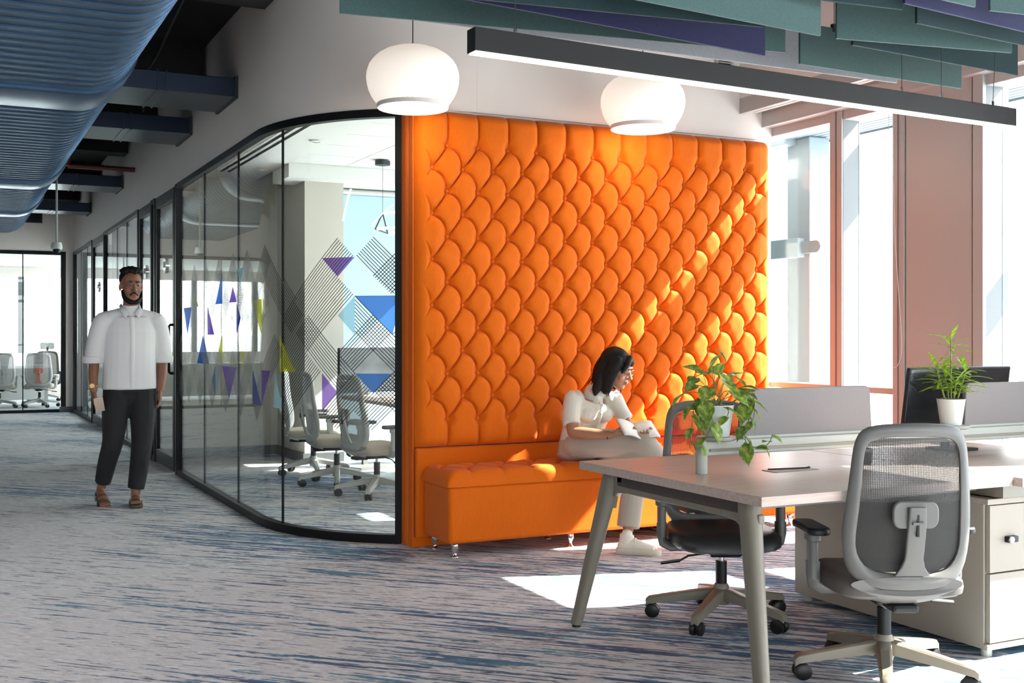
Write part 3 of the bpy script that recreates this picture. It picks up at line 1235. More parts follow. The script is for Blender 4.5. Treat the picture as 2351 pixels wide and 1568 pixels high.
q2.append([int(v) for v in list(id2[0, ::-1]) + list(id2[1:, 0]) + list(id2[-1, 1:]) + list(id2[-2:0:-1, -1])])
me2.from_pydata((co2 - o2).tolist(), [], q2)
link('seat_cushion', me2, 'orange_velvet', be, smooth=60)
prof = [(.001, 0), (.026, 0), (.027, .006), (.018, .012), (.011, .022), (.012, .034), (.019, .046), (.023, .058), (.021, .074), (.020, .09)]
ft = None
for x in (2.655, 3.43, 4.25, 5.15):
    for y in (6.075, 6.375):
        if ft is None:
            mb = MB().lathe(prof, 20)
            ft = mb.mesh('foot')
            ft.materials.append(MATS['chrome'])
            ft.polygons.foreach_set('use_smooth', [True] * len(ft.polygons))
        share('foot', ft, be, (x, y, 0))

# ================================================================== overhead: duct, pipes, lamps, baffles
du = thing('spiral_duct', 'big blue ribbed flat oval air duct running along the corridor ceiling', 'air duct', (.35, 11, 2.87), world=True)


def oval(y, e, n=20):
    cz, rr, xr, xl = 3.20, .33 + e, .77, -.12
    p = []
    for k in range(n + 1):
        a = -PI / 2 + PI * k / n
        p.append((xr + rr * math.cos(a), y, cz + rr * math.sin(a)))
    for k in range(n + 1):
        a = PI / 2 + PI * k / n
        p.append((xl + rr * math.cos(a), y, cz + rr * math.sin(a)))
    return p


COLLARS = [(7.72, 8.32), (12.55, 13.0), (15.7, 16.1)]
y = 2.5
rs = []
while y < 18.9:
    if not any(a - .05 < y < b + .02 for a, b in COLLARS):
        for dy, e in ((0, 0), (.006, .010), (.016, .010), (.022, 0), (.09, .003)):
            rs.append(oval(y + dy, e))
    y += .15
MB().rings(rs).build('duct_body', 'duct_blue', du, smooth=50)
for a, b in COLLARS:
    MB().rings([oval(a, -.01), oval(a, .022), oval(a + .03, .030), oval(b - .03, .030), oval(b, .022), oval(b, -.01)]).build('collar', 'duct_blue', du, smooth=40)
for ya, yb, z0 in ((8.38, 9.05, 3.06), (10.12, 10.79, 3.065), (14.44, 15.06, 3.10), (17.84, 18.36, 3.13)):
    br = MB().box(1.02, 1.915, ya, yb, z0, z0 + .135).build('branch_duct', 'duct_branch', du, smooth=0, bevel=.006)
    for x in (1.34, 1.40):
        MB().box(x, x + .012, ya - .008, yb + .008, z0 - .008, z0 + .143).build('flange', 'duct_branch', br, smooth=0)
    MB().box(1.895, 1.918, ya - .012, yb + .012, z0 - .012, z0 + .147).build('end_flange', 'dark_steel', br, smooth=0)
for y in (6.5, 9.6, 11.6, 14.0, 17.2):
    MB().cyl((.85, y, 3.50), (.85, y, ZC), .006, n=6).build('hanger', 'dark_steel', du)
MB().cyl((-.1, 11, 3.50), (-.1, 11, ZC), .006, n=6).build('hanger', 'dark_steel', du)

for k, (y, h_, lb) in enumerate(((7.2, .22, 'dark ceiling beam nearest the camera over the duct'), (9.5, .30, 'deep dark ceiling beam behind the first branch duct'), (11.9, .22, 'dark ceiling beam behind the second branch duct'),
                                 (13.9, .26, 'dark ceiling beam beside the dark red pipe'), (16.6, .24, 'dark ceiling beam near the corridor end'), (19.3, .24, 'farthest dark ceiling beam by the end wall'))):
    tag(MB().box(-4.9, 1.90, y, y + .32, ZC - h_, ZC).build('ceiling_beam', 'slab', loc=(0, y, ZC), smooth=0), lb, 'beam', 'ceiling beams of the corridor')
tag(MB().tube(catmull([(1.34, 6.2, 3.46), (1.34, 7.2, 3.44), (1.36, 8.0, 3.40), (1.40, 8.8, 3.38), (1.40, 9.5, 3.37), (1.44, 10.0, 3.34), (1.5, 10.08, 3.26), (1.5, 10.09, 3.215)]), .009, 8).build('conduit', 'dark_steel', loc=(1.4, 8, 3.6)), 'thin dark cable conduit sagging below the ceiling', 'conduit')
rp = thing('sprinkler_pipe', 'dark red fire pipe crossing above the corridor', 'pipe', (1, 13.5, 3.2), world=True)
MB().cyl((-.5, 13.5, 3.60), (1.915, 13.5, 3.60), .03, n=14).build('pipe', 'red_pipe', rp)
MB().cyl((1.2, 13.5, 3.19), (1.915, 13.5, 3.19), .028, n=14).build('pipe', 'red_pipe', rp)
MB().cyl((1.2, 13.5, 3.19), (1.2, 13.5, 3.60), .028, n=14).build('riser', 'red_pipe', rp)

cc = thing('security_camera', 'white dome security camera hanging on a rod in the corridor', 'camera', (1.125, 14, 2.24), world=True)
MB().cyl((1.125, 14, 2.36), (1.125, 14, ZC), .012, n=8).build('rod', 'rail_grey', cc)
MB().lathe([(.001, 2.37), (.05, 2.37), (.062, 2.34), (.064, 2.30), (.05, 2.285)], 20, (1.125, 14, 0)).build('housing', 'pot_white', cc)
MB().sph((1.125, 13.985, 2.285), (.045, .045, .045)).build('lens', 'black_plastic', cc)


def grille(name, label, x0, x1, y, z0, z1, m):
    g = thing(name, label, 'vent', ((x0 + x1) / 2, y, z0), world=True)
    MB().box(x0, x1, y - .008, y, z0, z1).build('backing', 'black_metal', g, smooth=0)
    n = max(4, int((z1 - z0) / .017))
    for k in range(n):
        z = z0 + (k + .3) * (z1 - z0) / n
        MB().box(x0 + .008, x1 - .008, y - .018, y - .006, z, z + (z1 - z0) / n * .5).build('slat', m, g, smooth=0)
    for a, b, c, d in ((x0 - .01, x0 + .01, z0 - .01, z1 + .01), (x1 - .01, x1 + .01, z0 - .01, z1 + .01), (x0, x1, z0 - .01, z0 + .008), (x0, x1, z1 - .008, z1 + .01)):
        MB().box(a, b, y - .02, y, c, d).build('frame_bar', m, g, smooth=0)


grille('vent_grille', 'small beige louvred vent high on the wall over the orange seat', 4.85, 4.98, YW - .02, 3.08, 3.34, 'alu_beige')
grille('vent_grille', 'dark louvred vent on the wall at the corridor end', 1.05, 1.42, 20.6, 3.20, 3.35, 'dark_steel')


# ---- two dome pendants over the seat
def dome(x, y, z, label, r=.268, hh=.345):
    t = thing('pendant_lamp', label, 'pendant lamp', (x, y, z), group='white dome pendants over the orange seat')
    n = 96
    prof = [(q_, z_ * .532) for q_, z_ in ((.76, 0), (.82, .06), (.89, .14), (.955, .25), (.99, .36), (1.0, .46), (.985, .56), (.94, .66), (.86, .75), (.75, .83), (.60, .90), (.42, .95), (.22, .985), (.02, 1.0))]
    sc_ = hh / .532
    rs_ = []
    for q, zz in prof:
        ring = []
        for k in range(n):
            a = 2 * PI * k / n
            f = 1 + (.004 if k % 2 else -.004) * (1 if q > .2 else 0)
            ring.append((q * r * f * math.cos(a), q * r * f * math.sin(a), zz * sc_))
        rs_.append(ring)
    MB().rings(rs_, caps=False).build('shade', 'lamp_cloth', t, smooth=60)
    MB().lathe([(.765 * r, .008), (.778 * r, .002), (.770 * r, -.018), (.758 * r, -.021), (.748 * r, -.017), (.748 * r, .006), (.765 * r, .008)], 64).build('rim', 'lamp_rim', t)
    MB().lathe([(.001, .020), (.75 * r, .020), (.75 * r, .026), (.001, .026)], 40).build('diffuser', 'lamp_inner', t)
    MB().cyl((0, 0, hh - .005), (0, 0, ZC - z), .003, n=6).build('cord', 'black_metal', t)
    MB().cyl((0, 0, ZC - z - .03), (0, 0, ZC - z), .05, n=20).build('ceiling_rose', 'black_metal', t)
    pl = bpy.data.lights.new('bulb', 'POINT')
    pl.energy = 5
    pl.color = (1, .84, .68)
    pl.shadow_soft_size = .12
    po = bpy.data.objects.new('bulb', pl)
    COL.objects.link(po)
    po.parent = t
    po.location = (0, 0, -.10)
    return t


dome(2.414, 6.13, 2.635, 'white pleated dome pendant lamp above the glass corner')
dome(3.975, 6.10, 2.635, 'white pleated dome pendant lamp behind the black linear lamp')

# ---- linear lamp over the desk
ang = math.atan2(3.778 - 3.621, 4.588 - 1.647)
ll = thing('linear_lamp', 'long black linear pendant lamp with warm lit underside over the desk', 'linear lamp', (1.66, 3.655, 2.30), ang)
Ln = 2.93
MB().box(0, Ln, -.032, .032, .004, .088).build('housing', 'lamp_black', ll, smooth=0, bevel=.002)
MB().box(.006, Ln - .006, -.027, .027, 0, .006).build('diffuser', 'led_warm', ll, smooth=0)
for x in (.18, 2.18, 2.44, 2.80):
    MB().cyl((x, 0, .088), (x, 0, .115), .006, n=10).build('cable_grip', 'chrome', ll)
    MB().cyl((x, 0, .11), (x + (.08 if x == 2.8 else 0), 0, ZC - 2.305), .0016, n=6).build('cable', 'dark_steel', ll)

# ---- felt baffles: (colour, plan ends, bottom height)
BAF = [('teal', (1.418, 4.404), (3.447, 4.101), 2.60, 'long teal felt baffle at the far left of the cluster'),
       ('navy', (1.74, 3.999), (3.402, 4.191), 2.54, 'navy blue felt baffle crossing in front of the long teal one'),
       ('dark', (1.775, 3.995), (3.083, 3.805), 2.52, 'black green felt baffle just above the navy one'),
       ('teal', (2.263, 3.702), (3.393, 3.806), 2.50, 'teal felt baffle at the top centre of the picture'),
       ('grey', (1.739, 4.357), (4.378, 4.34), 2.66, 'light grey felt baffle directly behind the linear lamp'),
       ('teal', (3.652, 4.241), (4.783, 4.288), 2.60, 'pale teal felt baffle reaching lowest beside the beige column'),
       ('dark', (3.628, 3.862), (4.79, 3.944), 2.60, 'dark teal felt baffle in front of the lowest pale teal one'),
       ('teal', (3.485, 3.809), (4.386, 3.642), 2.60, 'teal felt baffle right of the centre gap'),
       ('dark', (2.947, 3.41), (3.415, 3.353), 2.60, 'short black green felt baffle at the top edge'),
       ('dark', (3.613, 3.473), (4.477, 3.534), 2.60, 'dark green felt baffle under the right navy one'),
       ('navy', (3.353, 3.285), (4.347, 3.387), 2.60, 'navy blue felt baffle in the upper right corner'),
       ('teal', (3.342, 3.176), (3.644, 3.199), 2.60, 'short teal felt baffle cut by the top edge'),
       ('teal', (3.735, 3.207), (4.098, 3.152), 2.60, 'rightmost small teal felt baffle')]
BH = .20
for c, a, b, zb, lb in BAF:
    k = (zb - 1.3) / 1.3
    a, b = V((a[0] * k, a[1] * k)), V((b[0] * k, b[1] * k))
    d = b - a
    t = thing('acoustic_baffle', lb, 'baffle', (a.x, a.y, zb), math.atan2(d.y, d.x), group='felt baffles under the ceiling')
    MB().box(0, d.length, -.006, .006, 0, BH).build('felt_board', 'felt_' + c, t, smooth=0, bevel=.002)
    for x in (d.length * .2, d.length * .8):
        MB().box(x - .015, x + .015, -.009, .009, BH - .02, BH + .02).build('clip', 'dark_steel', t, smooth=0)
        MB().cyl((x, 0, BH), (x, 0, ZC - zb), .002, n=6).build('wire', 'dark_steel', t)
for k, (x0, y0, x1, y1, lb) in enumerate(((1.5, 3.92, 4.8, 3.98, 'long black baffle carrier rail crossing over the desk'), (3.30, 2.9, 3.38, 4.6, 'black cross rail above the gap in the baffles'),
                                          (2.1, 2.9, 2.14, 4.6, 'black cross rail above the left baffles'), (4.5, 2.9, 4.54, 4.6, 'black cross rail above the right baffles'))):
    d = V((x1 - x0, y1 - y0))
    t = thing('carrier_rail', lb, 'rail', (x0, y0, 2.885 + .03 * k), math.atan2(d.y, d.x))
    MB().box(0, d.length, -.02, .02, 0, .03).build('rail', 'dark_steel', t, smooth=0)
    for x in (.2, d.length - .2):
        MB().cyl((x, 0, .03), (x, 0, ZC - 2.885 - .03 * k), .004, n=6).build('rod', 'dark_steel', t)

# ================================================================== desk group
DZ = .74
dk = thing('desk', 'wood topped double desk on beige metal legs in the right foreground', 'desk', (3.7, 3.76, 0), world=True)
MB().box(2.52, 3.765, 3.12, 4.385, DZ - .035, DZ).build('desk_top', 'desk_wood', dk, smooth=0, bevel=.002)
MB().box(3.772, 4.98, 3.08, 4.385, DZ - .035, DZ).build('desk_top', 'desk_wood', dk, smooth=0, bevel=.002)
# end frame: brown beam, cheek plates, splayed legs
MB().box(2.60, 2.64, 3.36, 4.20, DZ - .095, DZ - .036).build('end_beam', 'beam_brown', dk, smooth=0, bevel=.008)
MB().box(2.606, 2.634, 3.24, 4.32, DZ - .12, DZ - .085).build('lower_beam', 'desk_metal', dk, smooth=0, bevel=.006)
for ys_, yf, yt in ((-1, 3.105, 3.315), (1, 4.40, 4.255)):
    # tapered leg with rounded front, leaning out to its foot
    rs_ = []
    for k in range(9):
        t = k / 8
        z = .012 + t * (DZ - .04)
        yc = yf + (yt - yf) * t
        xc = 2.515 + .105 * t
        w1, w2 = .030 + .018 * t, .022 + .012 * t
        rs_.append([(xc + a_, yc + b_, z) for a_, b_ in rrect(2 * w2, 2 * w1, .9 * w2, 4)])
    MB().rings(rs_).build('leg', 'desk_metal', dk, smooth=50)
    MB().cyl((2.515, yf, 0), (2.515, yf, .014), .02, n=12).build('glide', 'black_plastic', dk)
    # gusset that carries the corner radius between leg and beam
    g0, g1 = (yt - .03, yt + .12) if ys_ < 0 else (yt - .12, yt + .03)
    poly = [(g0, DZ - .03), (g1, DZ - .03), (g1, DZ - .12)] if ys_ < 0 else [(g0, DZ - .03), (g1, DZ - .03), (g1, DZ - .20), (g1 - .04, DZ - .17)]
    if ys_ < 0:
        poly = [(yt - .02, DZ - .03), (yt + .14, DZ - .03), (yt + .14, DZ - .118), (yt + .06, DZ - .125), (yt + .015, DZ - .15), (yt, DZ - .2), (yt - .035, DZ - .2)]
    else:
        poly = [(yt + .02, DZ - .03), (yt + .035, DZ - .2), (yt, DZ - .2), (yt - .015, DZ - .15), (yt - .06, DZ - .125), (yt - .14, DZ - .118), (yt - .14, DZ - .03)]
    MB().prism(poly, 2.604, 2.636, 'x').build('gusset', 'desk_metal', dk, smooth=40, bevel=.003)
MB().box(2.60, 4.9, 3.30, 3.35, DZ - .075, DZ - .036).build('long_beam', 'desk_metal_dark', dk, smooth=0)
MB().box(2.60, 4.9, 4.16, 4.21, DZ - .075, DZ - .036).build('long_beam', 'desk_metal_dark', dk, smooth=0)
MB().box(3.77, 4.35, 3.17, 3.75, DZ - .09, DZ - .036).build('cable_tray', 'desk_metal', dk, smooth=0)
for y in (3.2, 4.3):
    MB().box(4.86, 4.91, y - .03, y + .03, 0, DZ - .036).build('leg', 'desk_metal', dk, smooth=0)
MB().prism(rrect(.24, .09, .012, 4, 3.14, 3.70), DZ, DZ + .0025).build('cable_flap', 'desk_edge', dk, smooth=0)
MB().tube([(3.05, 3.735, DZ + .003), (3.06, 3.728, DZ + .003), (3.22, 3.70, DZ + .004), (3.245, 3.705, DZ + .006)], .0045, 6).build('flap_grip', 'black_plastic', dk)

# ---- raised rail with round tray ends on posts, in the middle of the desk
rl = thing('desk_rail', 'grey raised rail with round plant trays along the desk middle', 'desk rail', (3.7, 3.77, DZ), world=True)
MB().box(2.74, 4.95, 3.745, 3.805, .812, .872).build('rail', 'rail_grey', rl, smooth=0, bevel=.006)
MB().box(2.76, 4.95, 3.738, 3.748, .828, .840).build('rail_groove', 'desk_metal', rl, smooth=0)
MB().cyl((2.738, 3.768, DZ), (2.738, 3.768, .875), .024, n=24).build('post', 'rail_grey', rl)
MB().cyl((4.9, 3.768, DZ), (4.9, 3.768, .82), .02, n=20).build('post', 'rail_grey', rl)
for x, y in ((2.812, 3.765), (4.125, 3.755)):
    MB().lathe([(.001, .872), (.07, .872), (.082, .877), (.085, .884), (.083, .888), (.001, .888)], 32, (x, y, 0)).build('tray', 'rail_grey', rl)


def screen(x0, x1, label):
    t = thing('desk_screen', label, 'desk screen', ((x0 + x1) / 2, 3.79, .872), group='fabric screens on the desk rail')
    w_ = x1 - x0
    poly = [(-w_ / 2 - .012, 0), (w_ / 2 + .012, 0)] + [(w_ / 2 - .028 + .028 * math.cos(R(a)), .178 + .028 * math.sin(R(a))) for a in range(0, 91, 15)] + [(-w_ / 2 + .028 + .028 * math.cos(R(a)), .178 + .028 * math.sin(R(a))) for a in range(90, 181, 15)]
    MB().prism(poly, -.012, .012, 'y').build('fabric_panel', 'screen_fabric', t, smooth=40, bevel=.004)
    MB().box(-w_ / 2, w_ / 2, -.016, .016, -.001, .010).build('clamp_strip', 'rail_grey', t, smooth=0)


screen(2.955, 3.655, 'grey fabric desk screen beside the trailing plant')
screen(4.25, 4.95, 'grey fabric desk screen at the right picture edge')

# ---- low cabinet under the desk
cab = thing('cabinet', 'beige low cabinet with locked drawer under the desk', 'cabinet', (4.05, 3.8, 0), world=True)
MB().box(3.735, 4.42, 3.235, 4.37, .035, .62).build('body', 'cabinet', cab, smooth=0, bevel=.002)
MB().box(3.725, 4.43, 3.205, 4.38, .62, .643).build('top_board', 'cabinet', cab, smooth=0, bevel=.002)
MB().box(3.73, 4.425, 3.212, 3.235, .035, .058).build('plinth_strip', 'cabinet', cab, smooth=0)
d1 = MB().box(3.745, 4.42, 3.212, 3.232, .345, .615).build('drawer', 'cabinet', cab, smooth=0, bevel=.0015)
d2 = MB().box(3.745, 4.42, 3.212, 3.232, .062, .339).build('drawer', 'cabinet', cab, smooth=0, bevel=.0015)
lk = MB().prism(rrect(.062, .026, .006, 4, 3.86, .475), 3.196, 3.212, 'y').build('lock', 'black_plastic', d1, smooth=30)
lk['label'] = 'black combination lock'
MB().cyl((3.845, 3.196, .475), (3.845, 3.186, .475), .013, n=16).build('lock_knob', 'chrome', cab)
for x, y in ((3.78, 3.26), (3.78, 4.33), (4.38, 3.26), (4.38, 4.33)):
    MB().cyl((x, y, 0), (x, y, .036), .022, n=14).build('foot', 'rail_grey', cab)


# ---- monitors, cup
def monitor(x, y, rz, label, tilt=0, w_=.54, h_=.32, zb=.93):
    t = thing('monitor', label, 'monitor', (x, y, DZ), rz, group='monitors on the desk')
    zc = zb - DZ
    T = MX.Translation((0, 0, zc)) @ MX.Rotation(R(tilt), 4, 'X')
    MB().prism(rrect(w_, h_, .006, 3, 0, h_ / 2), -.010, .010, 'y', T).build('panel', 'monitor_back', t, smooth=30)
    MB().prism(rrect(w_ * .42, h_ * .5, .01, 3, 0, h_ * .42), -.035, -.010, 'y', T).build('rear_housing', 'monitor_back', t, smooth=30, bevel=.006)
    MB().box(-w_ / 2 + .008, w_ / 2 - .008, .0101, .0112, .008, h_ - .008, T).build('display', 'screen_black', t, smooth=0)
    MB().box(-.025, .025, -.05, -.03, 0, zc + h_ * .4).build('neck', 'black_plastic', t, smooth=0, bevel=.004)
    MB().prism(rrect(.20, .17, .02, 4), 0, .012).build('base', 'black_plastic', t, smooth=30)


monitor(4.40, 4.0, R(183), 'black monitor seen from behind at the striped leaf plant', -8, .72, .36, .79)
MB_ = None
cu = thing('pen_cup', 'black cylindrical cup standing under the desk rail', 'cup', (3.575, 3.74, DZ))
MB().lathe([(.001, 0), (.036, 0), (.038, .003), (.040, .068), (.036, .068), (.034, .006), (.001, .006)], 28).build('cup', 'black_plastic', cu)
MB().lathe([(.0395, .055), (.0415, .055), (.0415, .068), (.0395, .068)], 28).build('cup_band', 'desk_metal_dark', cu)


# ---- office chair, local frame: sits at the origin, faces +y
CDROP = -.072


def zmap(z):
    return .384 + (z - .452) * 1.14


def make_chair(label, loc, rz, M_, arms=True, head=False, group=None, spin=0, lumbar='chair_grey', arm_h=.64):
    fm, sm, mm, ml, bm_, pm = M_         # frame, seat, mesh upper, mesh lower, base, pads
    t = thing('office_chair', label, 'office chair', loc, rz, group)
    # star base
    hub = MB().lathe([(.001, .075), (.034, .075), (.040, .10), (.036, .155), (.028, .17), (.001, .17)], 24).build('hub', bm_, t)
    leg = wheel = stem = None
    for k in range(5):
        a = spin + 2 * PI * k / 5
        T = MX.Rotation(a, 4, 'Z')
        if leg is None:
            rs_ = []
            for q in range(7):
                u = q / 6
                x = .02 + u * .285
                zt = .150 - .055 * u ** 1.1
                hh_ = .050 - .018 * u
                ww = .027 - .007 * u
                rs_.append([(x, -ww, zt - hh_), (x, ww, zt - hh_), (x, ww * .92, zt - .006), (x, ww * .6, zt), (x, -ww * .6, zt), (x, -ww * .92, zt - .006)])
            rs_.append([(.318, p[1] * .8, p[2] - .012) for p in rs_[-1]])
            leg = MB().rings(rs_).build('base_leg', bm_, t, smooth=35)
            stem = MB().cyl((.30, 0, .04), (.30, 0, .07), .008, n=10).build('caster_stem', 'black_plastic', t)
            w_ = MB()
            for sy_ in (-1, 1):
                w_.tube([(.29, sy_ * .004, .031), (.29, sy_ * .009, .031), (.29, sy_ * .022, .031), (.29, sy_ * .026, .031)], [.027, .031, .031, .024], 20)
            w_.tube([(.29, -.003, .055), (.30, 0, .056), (.318, 0, .048)], [.010, .013, .008], 8)
            wheel = w_.build('caster', 'black_plastic', t, smooth=40)
            for o_ in (leg, stem, wheel):
                o_.rotation_euler = (0, 0, a)
        else:
            for o_ in (leg, stem, wheel):
                share(o_.name.split('.')[0], o_, t, (0, 0, 0), (0, 0, a))
    SHIFT0 = len(t.children)
    MB().cyl((0, 0, .16), (0, 0, .27), .026, n=20).build('gas_sleeve', 'black_plastic', t)
    MB().cyl((0, 0, .27), (0, 0, .33), .014, n=16).build('gas_rod', 'chrome', t)
    MB().box(-.075, .075, -.12, .10, .375, .412).box(-.05, .05, -.22, -.10, .37, .40).build('mechanism', 'black_plastic', t, smooth=0, bevel=.012)
    MB().tube([(.06, .03, .385), (.16, .04, .375), (.20, .045, .355)], .005, 8).tube([(.20, .045, .355), (.29, .05, .345)], [(.010, .006)] * 2, 8).build('lever', 'black_plastic', t)
    # seat: rounded pad over a shell
    def seat_ring(z, sc_, dy=0):
        p = []
        for k in range(40):
            a = 2 * PI * k / 40
            c, s_ = math.cos(a), math.sin(a)
            e_ = .42
            x = .245 * sc_ * math.copysign(abs(c) ** e_, c)
            yy = .245 * sc_ * math.copysign(abs(s_) ** e_, s_)
            if yy > 0:
                x *= 1 - .06 * (yy / .245) ** 2
            zz = z - (.028 * max(0, (yy - .12) / .125) ** 2 if z > .44 else 0)
            p.append((x, yy + .01 + dy, zz))
        return p
    MB().rings([seat_ring(.428, .90), seat_ring(.434, .985), seat_ring(.455, 1.0), seat_ring(.478, .985), seat_ring(.492, .93), seat_ring(.499, .82), seat_ring(.497, .4)]).build('seat', sm, t, smooth=60)
    MB().rings([seat_ring(.408, .60), seat_ring(.412, .80), seat_ring(.424, .93), seat_ring(.433, .95)]).build('seat_shell', fm, t, smooth=60)

    # backrest: outline in (x, z), depth profile y(z)
    def yb(z):
        return -.225 - .02 * math.sin((z - .46) / .5 * PI) * 1.4 - max(0, z - .62) * .17 - max(0, .52 - z) * .30
    Ho = [(.000, .452), (.10, .454), (.17, .468), (.212, .505), (.232, .56), (.238, .64), (.230, .72), (.220, .80), (.212, .88), (.203, .93), (.182, .965), (.14, .978), (.07, .983), (0, .984)]
    Hi = [(.000, .508), (.09, .510), (.140, .520), (.172, .548), (.190, .59), (.186, .655), (.180, .72), (.176, .80), (.172, .87), (.166, .905), (.148, .926), (.12, .936), (.06, .940), (0, .940)]
    outl = lambda H: [(x, z) for x, z in H] + [(-x, z) for x, z in H[-2:0:-1]]
    O, I = outl(Ho), outl(Hi)
    n = len(O)
    vs, fs = [], []
    for (ox, oz), (ix, iz) in zip(O, I):
        curve = lambda x: .055 * (x / .24) ** 2
        mx_, mz_ = (ox + ix) / 2, (oz + iz) / 2
        yo, yi, ym = yb(oz) + curve(ox), yb(iz) + curve(ix), yb(mz_) + curve(mx_)
        vs += [(ox, yo, oz), (ox * .985 + ix * .015, yo - .018, oz), (mx_, ym - .026, mz_), (ix, yi - .018, iz), (ix, yi + .002, iz), (mx_, ym + .008, mz_)]
    for k in range(n):
        a, b = k * 6, ((k + 1) % n) * 6
        for j in range(6):
            j2 = (j + 1) % 6
            fs.append((a + j, a + j2, b + j2, b + j))
    MB().add(vs, fs).build('back_frame', fm, t, smooth=70, sub=1)

    def inner_w(z):
        for (x0, z0), (x1, z1) in zip(Hi, Hi[1:]):
            if z0 <= z <= z1 and z1 > z0:
                return x0 + (x1 - x0) * (z - z0) / (z1 - z0)
        return .1
    for nm, za, zb_, m_ in (('mesh_upper', .735, .937, mm), ('mesh_lower', .512, .735, ml)):
        def fn(u, v):
            z = za + (zb_ - za) * v
            x = (2 * u - 1) * (inner_w(z) + .006)
            return (x, yb(z) + .055 * (x / .24) ** 2 - .006, z)
        MB().grid(12, 12, fn).build(nm, m_, t, smooth=180)
    # lower scoop from the frame to the mechanism
    rs_ = []
    for u, w_, hh_ in ((0, .205, .060), (.35, .165, .050), (.7, .10, .036), (1, .055, .03)):
        yy = -.262 + u * .13
        zc = .470 - .072 * u ** .7
        rs_.append([(w_ * math.cos(2 * PI * k / 24), yy + .04 * (math.cos(2 * PI * k / 24)) ** 2 * (1 - u), zc + hh_ / 2 * math.sin(2 * PI * k / 24)) for k in range(24)])
    MB().rings(rs_).build('back_scoop', fm, t, smooth=60)
    # lumbar pad and spine
    T = MX.Translation((0, yb(.70) - .032, .70))
    MB().prism(rrect(.165, .085, .03, 6), -.008, .008, 'y', T).build('lumbar_pad', lumbar, t, smooth=40, bevel=.005)
    rs_ = []
    for u in range(9):
        q = u / 8
        z = .725 - .22 * q
        w_ = .030 + .004 * math.sin(q * PI) + (.035 * max(0, (q - .7) / .3) ** 2)
        yy = yb(z) - .048 - .012 * math.sin(q * PI) + .02 * q
        rs_.append([(a_, yy + b_, z) for a_, b_ in rrect(2 * w_, .016, .006, 3)])
    sp = MB().rings(rs_).build('lumbar_spine', lumbar, t, smooth=50)
    MB().box(-.004, .004, yb(.68) - .062, yb(.68) - .05, .635, .705).build('slot', 'black_plastic', sp, smooth=0)
    MB().box(-.02, .02, yb(.68) - .068, yb(.68) - .055, .672, .680).build('latch', fm, sp, smooth=0)
    if arms:
        for s_ in (-1, 1):
            x = s_ * .275
            MB().tube([(s_ * .16, 0, .415), (s_ * .235, 0, .412), (s_ * .268, 0, .43), (x, 0, .47), (x, 0, .52)], [(.014, .028)] * 5, 12, upv=(0, 0, 1) if False else None).build('arm_bracket', fm, t, smooth=60)
            MB().prism(rrect(.036, .058, .015, 4, x, 0), .455, arm_h - .02).build('arm_post', fm, t, smooth=40)
            MB().prism(rrect(.052, .075, .02, 4, x, .0), arm_h - .045, arm_h - .008).build('arm_head', fm, t, smooth=40, bevel=.006)
            MB().prism(rrect(.088, .25, .036, 6, x, .02), arm_h - .010, arm_h + .018).build('arm_pad', pm, t, smooth=40, bevel=.009)
    if head:
        MB().prism(rrect(.27, .12, .035, 5, 0, 1.07), yb(.98) - .03, yb(.98) + .01, 'y').build('headrest', mm, t, smooth=40, bevel=.008)
        MB().box(-.02, .02, yb(.98) - .03, yb(.98) - .015, .96, 1.05).build('headrest_post', fm, t, smooth=0)
    BACK = ('back_frame', 'mesh_upper', 'mesh_lower', 'back_scoop', 'lumbar_pad', 'lumbar_spine', 'slot', 'latch', 'headrest', 'headrest_post')
    LOW = ('hub', 'base_leg', 'caster', 'caster_stem', 'gas_sleeve', 'gas_rod')
    for o_ in list(t.children_recursive):
        nm = o_.name.split('.')[0]
        if nm in LOW:
            continue
        me = o_.data
        n_ = len(me.vertices)
        a_ = np.empty(n_ * 3)
        me.vertices.foreach_get('co', a_)
        a_ = a_.reshape(-1, 3)
        a_[:, 2] = zmap(a_[:, 2]) if nm in BACK else a_[:, 2] + CDROP
        me.vertices.foreach_set('co', a_.ravel())
        me.update()
    for o_ in t.children:
        if o_.name.split('.')[0] in ('base_leg', 'caster', 'caster_stem'):
            o_.scale = (1.08, 1.08, 1)
    return t


CH_DESK = ('chair_grey', 'seat_grey', 'chair_mesh', 'chair_mesh_lower', 'desk_metal', 'black_plastic')
CH_DESK2 = ('chair_grey', 'seat_black', 'chair_mesh', 'chair_mesh_lower', 'desk_metal', 'black_plastic')
make_chair('grey mesh office chair seen from behind in the right foreground', (3.18, 3.215, 0), R(-24), CH_DESK, group='desk chairs', spin=R(229 + 22))
make_chair('grey mesh office chair with black seat beyond the desk legs', (3.165, 4.205, 0), R(157), CH_DESK2, group='desk chairs', spin=R(213.7 - 157), lumbar='chair_dark')


# ---- potted plants
def pot(t, r0, r1, hh_):
    MB().lathe([(.001, 0), (r0 * .95, 0), (r0, .006), (r1, hh_ - .01), (r1 + .002, hh_), (r1 - .004, hh_), (r1 - .006, hh_ - .012), (r0 - .004, .02), (.001, .02)], 40).build('pot', 'pot_white', t, smooth=40)
    MB().lathe([(r1 - .0045, hh_ - .006), (r1 - .0005, hh_ - .006), (r1 - .0005, hh_ + .003), (r1 - .0045, hh_ + .003)], 40).build('pot_rim', 'soil', t, smooth=0)
    MB().lathe([(.001, hh_ - .016), (r1 - .007, hh_ - .016), (r1 - .007, hh_ - .010), (.001, hh_ - .008)], 24).build('soil', 'soil', t)


